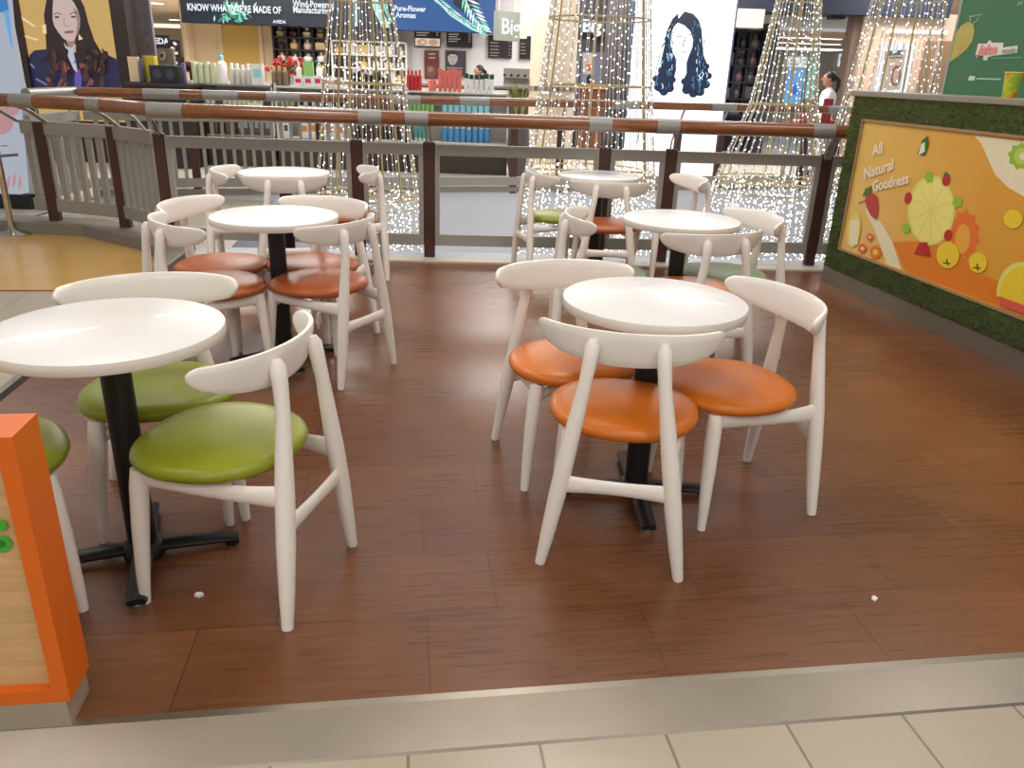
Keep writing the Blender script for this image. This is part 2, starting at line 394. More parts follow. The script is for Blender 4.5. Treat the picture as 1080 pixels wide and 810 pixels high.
TB = [('nearest round white table on the right, ringed by three orange seated chairs', .463, 2.542, 2),
      ('round white table on a black pedestal, nearest on the left, with green chairs', -1.111, 2.046, 20),
      ('round white table in the middle on the left, with four rust seated chairs', -1.183, 3.846, 30),
      ('round white table in the middle on the right, with a green seated chair each side', .854, 4.15, 10),
      ('round white table at the back left by the railing, behind the rust seated chairs', -1.604, 5.505, 15),
      ('round white table at the back right by the railing, under the middle light tree', .586, 5.959, 5)]
t0 = make_table(*TB[0])
for lb, x, y, dg in TB[1:]: dup(t0, (x, y, 0), R_(dg-2), lb)
for i, (px, py) in enumerate(((210, 629), (922, 632))):
    p = at_z(px, py, 0); b = MB()
    b.prism([(-.012, -.004, .001), (.004, -.009, .001), (.013, .002, .001), (.002, .008, .001), (-.009, .006, .001)], (.001, 0, .004 if i else .009), mat('white_paper', (235, 232, 228), .7))
    o = b.build('paper_scrap'); o.location = p; o.rotation_euler.z = i*1.1
    tag(o, ('small white paper scrap on the wood floor beside the near green chair', 'thin white paper scrap on the empty wood floor at the right')[i], 'paper')
# ------------------------------------------------------------------ near railing
def rail_top(b, pts, r, sleeves, segs=12):
    b.tube(pts, r, RAILWOOD, segs)
nr = thing('railing', 'railing of round brown handrail, taupe rails and dark brown posts right behind the tables', 'railing', (0, 6.32, 0))
def loc_(p): return Vector((p[0], p[1]-6.32, p[2]))
HR = [(-4.75, 6.72), (-4.06, 6.64), (-3.45, 6.5), (-3.1, 6.36), (-2.85, 6.2), (-2.62, 6.04), (-2.3, ry(-2.3)-.16), (4.5, ry(4.5)-.16)]
hp = [loc_((x, y, 1.075)) for x, y in HR]
b = MB(); b.tube(hp, .052, RAILWOOD, 14); b.build('handrail', nr)
def on_hr(px):
    best = None
    for i in range(len(HR)-1):
        for k in range(40):
            q = k/40; x = HR[i][0]*(1-q)+HR[i+1][0]*q; y = HR[i][1]*(1-q)+HR[i+1][1]*q
            d = Vector((x, y, 1.075))-CP; c = CR.transposed() @ d; u = 540-F*c.x/c.z
            if best is None or abs(u-px) < best[0]: best = (abs(u-px), x, y, Vector((HR[i+1][0]-HR[i][0], HR[i+1][1]-HR[i][1], 0)).normalized())
    return best[1:]
for x0, x1 in ((14, 38), (95, 109), (160, 191), (364, 393), (437, 466), (622, 650), (693, 720), (862, 884)):
    ax, ay, d = on_hr((x0+x1)/2); x_a = on_hr(x0); x_b = on_hr(x1); L = (Vector(x_b[:2])-Vector(x_a[:2])).length/2
    b = MB(); b.tube([loc_((ax-d.x*L, ay-d.y*L, 1.075)), loc_((ax+d.x*L, ay+d.y*L, 1.075))], .0545, SLEEVE, 14); b.build('sleeve', nr)
NRX = [-2.74, -1.25, -.70, .66, 1.18, 2.42, 3.6]
for x in NRX:
    y = ry(x) if x > -2.5 else 6.2
    b = MB(); b.box(loc_((x, y, .45)), (.085, .05, .9), POSTB); b.build('post', nr, bevel=.006)
    for e in (-.016, .016):
        b = MB(); b.tube([loc_((x+e, y-.01, .86)), loc_((x+e, y-.05, .96)), loc_((x+e, y-.15, 1.04))], (.006 if x < 2 else .02), DSTEEL if x < 2 else TAUPE, 8)
        b.build('bracket', nr)
xs = NRX
for xa, xb in zip(xs, xs[1:]):
    ya, yb = (ry(xa) if xa > -2.5 else 6.2), ry(xb); d = Vector((xb-xa, yb-ya, 0)); L = d.length-.09; d.normalize(); rz = math.atan2(d.y, d.x); m = Vector(((xa+xb)/2, (ya+yb)/2, 0)); RR = Matrix.Rotation(rz, 3, 'Z')
    for z0, z1, nm in ((.80, .885, 'top_rail'), (.105, .195, 'bottom_rail')):
        b = MB(); b.box(loc_(m+Vector((0, 0, (z0+z1)/2))), (L, .045, z1-z0), TAUPE, RR); b.build(nm, nr, bevel=.004)
    for sg in (-1, 1):
        b = MB(); b.box(loc_(m+d*sg*(L/2-.018)+Vector((0, 0, .5))), (.036, .04, .60), TAUPE, RR); b.build('stile', nr)
# the left wing of the near railing with upright slats
LP = [(-4.28, 7.03), (-4.1, 7.0), (-3.38, 6.8), (-2.88, 6.42)]
wing = thing('railing', 'taupe railing wing with upright flat slats at the left above the yellow tiles', 'railing', (-3.6, 6.85, 0))
def lw(p): return Vector((p[0]+3.6, p[1]-6.85, p[2]))
for x, y in LP[1:3]:
    b = MB(); b.box(lw((x, y-.01, .46)), (.095, .06, .86), POSTB); b.build('post', wing, bevel=.006)
for (xa, ya), (xb, yb) in zip(LP, LP[1:]):
    d = Vector((xb-xa, yb-ya, 0)); L = d.length; d.normalize(); RR = Matrix.Rotation(math.atan2(d.y, d.x), 3, 'Z'); m = Vector(((xa+xb)/2, (ya+yb)/2, 0))
    for z0, z1, nm in ((.79, .90, 'top_rail'), (.14, .25, 'bottom_rail')):
        b = MB(); b.box(lw(m+Vector((0, 0, (z0+z1)/2))), (L, .05, z1-z0), TAUPE, RR); b.build(nm, wing, bevel=.004)
    n = max(2, round(L/.105))
    for k in range(n):
        p = m+d*(-L/2+L*(k+.5)/n)
        b = MB(); b.box(lw(p+Vector((0, 0, .52))), (.05, .03, .58), TAUPE, RR); b.build('slat', wing)
for x, y, hx, hy in ((-4.3, 7.02, -4.4, 6.70), (-4.02, 6.96, -4.1, 6.66), (-3.3, 6.74, -3.42, 6.52), (-2.95, 6.46, -3.08, 6.4)):
    b = MB(); b.tube([lw((x, y, .89)), lw(((x+hx)/2, (y+hy)/2, .99)), lw((hx, hy, 1.045))], (.012, .03), TAUPE, 8); b.build('bracket', wing)
# ------------------------------------------------------------------ far railing
fr = thing('railing', 'far railing with brown handrail across the void, below the bottle display', 'railing', (0, 10.11, 0))
d = Vector((.9546, .298, 0)); RR = Matrix.Rotation(math.atan2(d.y, d.x), 3, 'Z')
def fp(x, z, off=0): return Vector((x+.298*off, fy(x)-10.11-.954*off, z))
b = MB(); b.tube([fp(-4.6, 1.08, .12), fp(8, 1.08, .12)], .048, RAILWOOD, 12); b.build('handrail', fr)
for z0, z1, nm in ((.80, .885, 'top_rail'), (.10, .20, 'bottom_rail')):
    b = MB(); a, c = fp(-4.6, 0), fp(8, 0); b.box((a+c)/2+Vector((0, 0, (z0+z1)/2)), ((c-a).length, .05, z1-z0), TAUPE, RR); b.build(nm, fr)
for px in (170, 232, 298, 427, 500, 661, 763, 884):
    best = min(((abs((540-F*(CR.transposed() @ (fp(x/50, 1.08, .12)+Vector((0, 10.11, 0))-CP)).x/(CR.transposed() @ (fp(x/50, 1.08, .12)+Vector((0, 10.11, 0))-CP)).z)-px), x/50) for x in range(-230, 260)))[1]
    b = MB(); b.tube([fp(best-.17, 1.08, .12), fp(best+.17, 1.08, .12)], .050, SLEEVE, 12); b.build('sleeve', fr)
for x in (-3.6, -2.3, -1.75, -.08, .5, 2.05, 2.65, 3.9, 4.4, 6.2):
    b = MB(); b.box(fp(x, .45), (.085, .05, .9), POSTB, RR); b.build('post', fr)
    b = MB(); b.tube([fp(x, .88, .01), fp(x, .98, .06), fp(x, 1.05, .11)], .014, TAUPE, 8); b.build('bracket', fr)
for k in range(26):
    x = -4.5+k*.1
    b = MB(); b.box(fp(x, .5), (.035, .025, .62), TAUPE, RR); b.build('slat', fr)
lg = thing('railing', 'left gallery railing with handrail coloured grey for its highlight below the big portrait advert', 'railing', (-4.65, 8, 0))
b = MB(); b.tube([(.03, -.25, 1.08), (.03, .62, 1.08)], .048, SLEEVE, 12); b.build('handrail', lg)  # silver highlight along the rail put into a grey handrail colour
for z0, z1, nm in ((.80, .89, 'top_rail'), (.10, .20, 'bottom_rail')):
    b = MB(); b.box((0, .2, (z0+z1)/2), (.05, .9, z1-z0), TAUPE); b.build(nm, lg)
for k in range(8):
    b = MB(); b.box((0, -.2+k*.115, .5), (.025, .045, .62), TAUPE); b.build('slat', lg)
for y in (-.1, .5):
    b = MB(); b.tube([(0, y, .88), (.03, y, 1.04)], .014, TAUPE, 8); b.build('bracket', lg)
# ------------------------------------------------------------------ juice counter on the right
CPA, CPB = Vector((2.37, 5.98, 0)), Vector((2.745, 3.97, 0))
pc = Plane(CPA, CPB-CPA)
hg_top = pc.hit(897, 104)[1]+.02; hg_bot = pc.hit(873, 281)[1]; h_top = hg_top+.035
CL = 3.3
ct = thing('juice_counter', 'juice kiosk counter clad in artificial grass around a yellow fruit picture', 'counter', CPA, 0)
inv = Matrix.Translation(-CPA)
def cw(a, h, off=0): return pc.w(a, h, off)-CPA
def cbox(b, s0, s1, h0, h1, o0, o1, m):
    b.prism([cw(s0, h0, o0), cw(s1, h0, o0), cw(s1, h0, o1), cw(s0, h0, o1)], (0, 0, h1-h0), m)
GREYST = mat('grey_counter', (150, 142, 130), .42, metal=.25)
b = MB(); cbox(b, .02, CL, .0, hg_top, -.6, -.02, mat('counter_carcass', (92, 88, 78), .7)); b.build('body', ct)
b = MB(); cbox(b, .0, CL, .0, hg_bot+.01, -.6, .012, mat('kick_metal', (128, 120, 108), .38, metal=.5)); b.build('kick_plate', ct)
b = MB(); cbox(b, -.03, CL, hg_top, h_top, -.62, .03, GREYST); b.build('worktop', ct, bevel=.004)
# picture panel corners in plane coordinates
pi = [pc.hit(913, 129), pc.hit(886, 263)]
ps0 = (pi[0][0]+pi[1][0])/2; phT = pc.hit(1000, 137)[1]; phB = pc.hit(1000, 304)[1]
GRB = mat('turf_backing', (74, 92, 54), .9)
b = MB()
cbox(b, 0, CL, hg_bot, phB-.01, -.02, .012, GRB); cbox(b, 0, CL, phT+.01, hg_top, -.02, .012, GRB); cbox(b, 0, ps0-.01, phB-.01, phT+.01, -.02, .012, GRB)
b.build('turf_board', ct)
G = [mat('turf_dark', (112, 124, 58), .8), mat('turf_mid', (148, 154, 80), .8), mat('turf_light', (192, 188, 122), .8)]
b = MB(); rg = random.Random(3)
def blades(s0, s1, h0, h1, dens):
    for _ in range(int((s1-s0)*(h1-h0)*dens)):
        a, h = rg.uniform(s0, s1), rg.uniform(h0, h1); an = rg.uniform(-.9, .9); L = rg.uniform(.024, .046); wd = .0048
        p = cw(a, h, .012); q = cw(a+math.sin(an)*L*.8, h-.2*L+math.cos(an)*L*.35, .012+L*.75); e = cw(a+wd, h+.002, .012); 
        b.add([p, e, q], [(0, 1, 2)], rg.choice(G))
blades(0, CL, hg_bot, phB-.012, 11000); blades(0, CL, phT+.012, hg_top+.005, 11000); blades(-.012, ps0-.012, phB-.012, phT+.012, 13000)
blades(0, CL, hg_top-.02, hg_top+.012, 5000)
tag(b.build('turf', ct), kind='stuff')
b = MB(); WOODF = mat('tan_frame', (168, 134, 92), .5)
cbox(b, ps0-.012, CL, phT-.002, phT+.014, 0, .02, WOODF); cbox(b, ps0-.012, CL, phB-.014, phB+.002, 0, .02, WOODF); cbox(b, ps0-.012, ps0+.002, phB, phT, 0, .02, WOODF)
b.build('picture_frame', ct)
class CArt(Art):
    def build(s, name, parent):
        s.b.v = [tuple(Vector(v)-CPA) for v in s.b.v]; return s.b.build(name, parent)
def pm(n, c): return mat('print_'+n, c, .35)
a = CArt(pc, .004, .0002)
Y1 = pm('amber', (222, 166, 66)); nt = Y1.node_tree
tc = nt.nodes.new('ShaderNodeTexCoord'); dt = nt.nodes.new('ShaderNodeVectorMath'); dt.operation = 'DOT_PRODUCT'; dt.inputs[1].default_value = tuple(pc.u)
r = nt.nodes.new('ShaderNodeValToRGB'); mr = nt.nodes.new('ShaderNodeMapRange'); mr.inputs['From Min'].default_value = ps0; mr.inputs['From Max'].default_value = ps0+1.3
r.color_ramp.elements[0].color = rgb(232, 190, 100); r.color_ramp.elements[1].color = rgb(222, 160, 56)
nt.links.new(tc.outputs['Object'], dt.inputs[0]); nt.links.new(dt.outputs['Value'], mr.inputs['Value']); nt.links.new(mr.outputs['Result'], r.inputs['Fac']); nt.links.new(r.outputs['Color'], nt.nodes['Principled BSDF'].inputs['Base Color'])
bb = MB(); cbox(bb, ps0, CL, phB, phT, -.01, .004, Y1); bb.build('picture_panel', ct)
cl = lambda pts: pts
OR2 = pm('deep_orange', (226, 128, 34)); CRM = pm('cream', (236, 224, 188)); PALE = pm('pale_yellow', (240, 226, 128)); LIME = pm('lime', (150, 186, 50)); RED = pm('red', (186, 44, 34))
DKG = pm('leaf', (62, 110, 40)); YEL = pm('yellow', (238, 206, 50)); OR3 = pm('orange', (232, 116, 42)); PINK = pm('pink', (222, 92, 80)); LYE = pm('light_yellow', (236, 212, 88)); BRN = pm('dark_stalk', (74, 70, 30)); RIB = pm('rind', (226, 220, 110))
# lower orange wave, cut to the panel's lower edge
def edge(x): return 262+ (x-888)*(304-262)/(1000-888)
a.p([(942, 255), (972, 254), (1000, 262), (1018, 272), (1034, 288), (1052, 296), (1064, 294), (1078, 292), (1110, 300), (1150, 318), (1200, 326), (1230, 340), (1230, edge(1226)), (1000, edge(998)), (955, edge(953))], OR2)
a.p([(1028, 143), (1080, 149), (1160, 158), (1168, 180), (1150, 206), (1115, 214), (1080, 207), (1064, 198), (1050, 184), (1043, 168), (1036, 152)], CRM)
a.p([(914, 214), (922, 224), (932, 238), (942, 256), (951, 284), (936, 279), (930, 262), (922, 240), (914, 224)], CRM)
a.p(star(1078, 165, 15, 12, .2, 9), LIME); a.p(ell(1079, 165, 9, 9), pm('kiwi', (186, 206, 92))); a.p(ell(1080, 165, 4, 4), CRM)
a.p(star(1018, 247, 27, 22, 0, 11, .62), OR3); a.p(ell(1016, 252, 8, 16, .1), pm('mango', (236, 168, 60)))
a.p(ell(983, 222, 25, 37, .05, 28), RIB); a.p(ell(983, 222, 22.5, 34, .05, 28), PALE)
for k in range(5):
    q = PI*k/5+.35; a.line([(983-20*math.cos(q), 222-31*math.sin(q)), (983+20*math.cos(q), 222+31*math.sin(q))], 1.2, RIB)
for x, y, r in ((981, 187, 7), (1011, 213, 7.5), (957, 241, 6.5)): a.p(star(x, y, r, r*.72, .3, 6, .8), LIME)
for x, y, rx, ry_ in ((999, 190, 4.3, 6.5), (959, 209, 4, 6.5), (1001, 248, 4.2, 6)): a.p(ell(x, y, rx, ry_, .2, 12), RED)
a.p([(996, 184), (999, 181), (1003, 185), (999, 186)], DKG)
a.p([(965, 268), (971, 256), (979, 255), (983, 271)], RED)
a.p(ell(1001, 269, 12, 14, 0, 20), YEL); a.p(ell(1033, 277, 9.5, 11, 0, 20), YEL); a.p(ell(1070, 231, 10, 10, .1, 20), YEL)
for x, y in ((1000, 279), (1032, 284)):
    a.line([(x, y-6), (x+1, y+1)], 1.4, BRN); a.line([(x-4, y-2), (x+4, y-1)], 1.2, BRN)
a.p([(914, 208), (921, 203), (927, 208), (928, 220), (926, 232), (920, 228), (915, 218)], RED); a.line([(907, 214), (916, 211)], 1.2, RED)
a.p([(911, 207), (914, 199), (921, 196), (920, 204)], DKG)
a.p([(969, 163), (974, 148), (980, 143), (981, 152), (977, 164)], DKG); a.p([(970, 164), (973, 152), (977, 150), (977, 160)], pm('seed_white', (230, 232, 200)))
a.p(ell(902, 243, 7, 18, .12), LYE); a.p([(898, 232), (907, 232), (906, 258), (897, 258)], CRM); a.line([(898, 246), (906, 247)], 1, LYE)
for x, y, r in ((919, 250, 4), (925, 266, 7), (911, 262, 5)):
    a.p(ell(x, y, r*.85, r, 0, 14), PINK if r != 7 else OR3); a.p(ell(x, y, r*.4, r*.45, 0, 10), LYE)
def half(rx, ry, cx=1092, cy=326): return [(cx+rx*math.cos(PI+PI*k/20)+0, cy+ry*math.sin(PI+PI*k/20)+.36*rx*math.cos(PI+PI*k/20)) for k in range(21)]
a.p(half(39, 48), RIB); a.p(half(35, 43), YEL)
for k in range(1, 6):
    q = PI+PI*k/6; a.line([(1092, 326), (1092+33*math.cos(q), 326+41*math.sin(q)+12*math.cos(q))], 1.0, RIB)
a.p([(1057, 312.5), (1131, 339.5), (1131, 349), (1057, 322)], PINK)
# parts of the picture that run on past the photograph
a.build('fruit_picture', ct)
def ctext(body, px0, px1, cap, m, **k):
    s0, h0 = pc.hit(*px0); s1, h1 = pc.hit(*px1)
    o = text(body, pc, s0, h0, cap, m, ct, rot=math.atan2(h1-h0, s1-s0), off=a.o+.0008, depth=.0006, **k)
    for v in o.data.vertices: v.co -= CPA
    return o
LW = pm('lettering_cream', (243, 232, 206))
ctext('All', (922, 165), (942, 158), .105, LW, bold=.002); ctext('Natural', (913, 189), (964, 172), .105, LW, bold=.002, sx=1.0); ctext('Goodness', (922, 202), (974, 190), .1, LW, bold=.002, sx=.92)
# green board standing on the counter
gp = Plane(pc.w(0, 0, -.42), pc.u)
sb = gp.hit(996, 92)[0]; SBL = 1.9
gb = thing('menu_board', 'tall green board with mango picture and pink logo standing on the counter', 'board', gp.w(sb, h_top), 0)
go = gp.w(sb, h_top)
b = MB(); GRN = mat('board_green', (58, 112, 74), .5, var=.06, vscale=80)
L = [gp.w(sb, h_top)-go, gp.w(sb+SBL, h_top)-go, gp.w(sb+SBL, h_top)-go-gp.n*.05, gp.w(sb, h_top)-go-gp.n*.05]
b.prism(L, (0, 0, .95), GRN); b.build('panel', gb)
b = MB(); L = [gp.w(sb-.02, h_top, .004)-go, gp.w(sb, h_top, .004)-go, gp.w(sb, h_top, -.055)-go, gp.w(sb-.02, h_top, -.055)-go]
b.prism(L, (0, 0, .95), mat('board_edge', (150, 160, 150), .4)); b.build('edge_strip', gb)
class GArt(Art):
    def build(s, name, parent):
        s.b.v = [tuple(Vector(v)-go) for v in s.b.v]; return s.b.build(name, parent)
a = GArt(gp, .001)
a.p([(1000, 67), (1004, 50), (1008, 36), (1014, 27), (1021, 23), (1027, 26), (1028, 33), (1026, 43), (1020, 52), (1010, 60)], mat('board_mango', (184, 166, 78), .4, var=.1, vscale=9))
a.build('mango_print', gb); a = GArt(gp, .0015); LG = pm('chalk', (150, 186, 140))
a.line([(1024, 24), (1023, 18), (1025, 16)], .9, LG); a.line([(1023, 18), (1036, 15)], .9, LG); a.line([(1026, 25), (1031, 22), (1033, 18)], .9, LG)
a.build('mango_stalk', gb); a = GArt(gp, .002); a.p([(1029, 58), (1032, 46), (1041, 46), (1044, 42), (1047, 45), (1059, 45), (1058, 50), (1074, 48), (1073, 56), (1054, 58), (1043, 60), (1041, 64), (1037, 63), (1038, 59)], pm('logo_white', (226, 218, 206)))
a.line([(1046, 61.5), (1078, 60.5)], 1.0, pm('teal', (110, 170, 160)))
a.build('logo_patch', gb); a = GArt(gp, .002); a.p([(1021, 85), (1023, 80), (1029, 80.5), (1028, 85)], pm('tag_white', (196, 214, 196))); a.line([(1030, 83), (1056, 83.6)], 1.6, pm('tag_line', (170, 200, 176)))
a.line([(1074, 6), (1076, 2), (1078, 5), (1080, 1)], 1, LG)
a.build('address_line', gb)
def gtext(body, px0, cap, m, **k):
    s0, h0 = gp.hit(*px0); o = text(body, gp, s0, h0, cap, m, gb, off=a.o+.002, **k)
    for v in o.data.vertices: v.co -= go
gtext('juice', (1032, 57.5), .085, pm('logo_pink', (226, 146, 136)), shear=.25, bold=.003, sx=.95, name='logo_lettering'); gtext('works', (1057, 56.3), .05, pm('logo_grey', (150, 160, 140)), shear=.2, sx=.9)
# paper cup on the counter
p = at_z(1064, 98, h_top); p = pc.w(pc.hit(1062, 98)[0]*1.0, h_top, -.12)
sc_ = pc.hit(1066, 97)[0]; cq = Plane(pc.w(0, 0, -.11), pc.u); p = cq.w(cq.hit(1065, 97)[0], h_top)
cup = thing('paper_cup', 'yellow green paper cup with orange print standing on the counter', 'cup', p)
m = mat('cup_print', (196, 190, 30), .45); nt = m.node_tree
tc = nt.nodes.new('ShaderNodeTexCoord'); n = nt.nodes.new('ShaderNodeTexNoise'); n.inputs['Scale'].default_value = 16; r = nt.nodes.new('ShaderNodeValToRGB')
r.color_ramp.elements[0].position = .40; r.color_ramp.elements[0].color = rgb(150, 186, 40); r.color_ramp.elements[1].position = .62; r.color_ramp.elements[1].color = rgb(224, 128, 34)
e = r.color_ramp.elements.new(.5); e.color = rgb(206, 196, 40)
nt.links.new(tc.outputs['Object'], n.inputs['Vector']); nt.links.new(n.outputs['Fac'], r.inputs['Fac']); nt.links.new(r.outputs['Color'], nt.nodes['Principled BSDF'].inputs['Base Color'])
b = MB(); b.lathe([(.001, .002), (.029, 0), (.030, .004), (.0395, .112), (.038, .112), (.030, .02), (.001, .012)], m, seg=24); b.build('body', cup); cup.scale = (1.14, 1.14, 1.16)
b = MB(); b.tube([(.0405*math.cos(2*PI*k/24), .0405*math.sin(2*PI*k/24), .113) for k in range(24)], .0028, mat('cup_rim', (206, 210, 120), .4), 8, closed=True); b.build('rim', cup)
# ------------------------------------------------------------------ orange sign box bottom left
q0 = at_z(78, 779, -.035); op = Plane(q0, (-U.x, -U.y)); op = Plane(q0, (U.x, U.y))
hT = op.hit(18, 461)[1]; hB = op.hit(70, 740)[1]; sR = (op.hit(18, 461)[0]+op.hit(70, 740)[0])/2; DP = .115
sg_ = thing('sign_box', 'orange framed sign box with wood grain panel on a steel plinth at the floor edge', 'sign', q0)
ORF = mat('orange_frame', (222, 104, 12), .4); WDP = mat('wood_panel', (208, 170, 118), .5, var=.14, vscale=2.5, stretch=(3, 3, 24))
def ob(b, s0, s1, h0, h1, o0, o1, m): b.prism([op.w(s0, h0, o0)-q0, op.w(s1, h0, o0)-q0, op.w(s1, h0, o1)-q0, op.w(s0, h0, o1)-q0], (0, 0, h1-h0), m)
SL = -.95; W_ = .034
b = MB(); ob(b, SL, sR, hT-W_, hT, -DP, 0, ORF); ob(b, SL, sR, hB, hB+W_, -DP, 0, ORF); ob(b, sR-W_, sR, hB+W_, hT-W_, -DP, 0, ORF); ob(b, SL, SL+W_, hB+W_, hT-W_, -DP, 0, ORF)
b.build('frame', sg_)
b = MB(); ob(b, SL+W_, sR-W_, hB+W_, hT-W_, -DP+.01, -.025, WDP); b.build('panel', sg_)
b = MB(); ob(b, SL+.01, 0, -.035, hB, -DP, -.002, mat('plinth_steel', (176, 164, 146), .42, metal=.25)); b.build('plinth', sg_)
class OArt(Art):
    def build(s, name, parent):
        s.b.v = [tuple(Vector(v)-q0) for v in s.b.v]; return s.b.build(name, parent)
a = OArt(op, -.022); LGR = mat('logo_green', (66, 176, 46), .4)
a.p(ell(-3, 580, 10.5, 9, 0, 20), LGR); a.p(ell(-4, 580, 5, 4, 0, 14), mat('logo_green_dark', (34, 128, 30), .4)); a.p(ell(-5, 560, 8, 6, 0, 16), LGR)
a.build('logo', sg_)
# ------------------------------------------------------------------ stanchion and white board at far left
sp = at_z(14, 247, -.046); st = thing('stanchion', 'chrome stanchion post on a round base on yellow tiles', 'stanchion', sp)
CHR = mat('chrome', (196, 190, 182), .18, metal=1)
b = MB(); b.lathe([(.165, 0), (.165, .012), (.14, .026), (.05, .04), (.03, .06)], CHR, seg=32); b.build('base', st)
b = MB(); b.lathe([(.026, .04), (.026, .98), (.03, .99), (.03, 1.02), (.015, 1.035)], CHR, seg=20); b.build('post', st)
WB = YP(7.75); bp = at_y(24, 222, 7.75); wbx = (WB.hit(18, 60)[0]+WB.hit(30, 205)[0])/2
wb = thing('poster_stand', 'tall white lit poster with blue top on a black foot at far left', 'sign', (wbx-.6, 7.75, .012))
wo = Vector((wbx-.6, 7.75, .012)); hb0 = WB.hit(20, 206)[1]
b = MB(); b.box((0, .1, hb0/2-.006), (1.1, .26, hb0-.0), mat('black_foot', (26, 24, 26), .5)); b.build('foot', wb)
b = MB(); b.box((0, .1, (hb0+2.6)/2), (1.2, .14, 2.6-hb0), mat('poster_case', (190, 194, 202), .4)); b.build('case', wb)
class WArt(Art):
    def __init__(s, pl, o, **k): super().__init__(pl, **k); s.org = o
    def build(s, name, parent):
        s.b.v = [tuple(Vector(v)-s.org) for v in s.b.v]; return s.b.build(name, parent)
a = WArt(WB, wo, base=-.02+.0, step=.001); a.o = .031-.0
a.o = .0305-.0; a.o = .032-.0
a = WArt(Plane((0, 7.78), (1, 0)), wo, base=.001, step=.0015)
EW = emit('lit_white', (206, 214, 228), .62); EB = emit('lit_blue', (70, 140, 214), .75); EP = emit('lit_pink', (226, 170, 176), .6); EN = emit('lit_grey', (96, 100, 112), .5)
a.p([(-20, -5), (13, -5), (31, 203), (-20, 214)], EW); a.p([(-20, -5), (7, -5), (10, 12), (-20, 16)], EB); a.p([(4, 12), (10, 10), (14, 50), (12, 50)], emit('lit_blue_pale', (120, 180, 232), .8))
a.p(ell(3, 128, 12, 14, .2), EP); a.p(ell(14, 112, 8, 10), EP); a.p(ell(6, 112, 9, 12), EP)
a.line([(-4, 165), (20, 163)], 3, EN); a.line([(2, 154), (9, 153.5)], 1, EN)
for x, y in ((16, 190), (22, 192), (10, 192)): a.p(ell(x, y, 1.6, 7, .1), EP)
a.build('poster', wb)
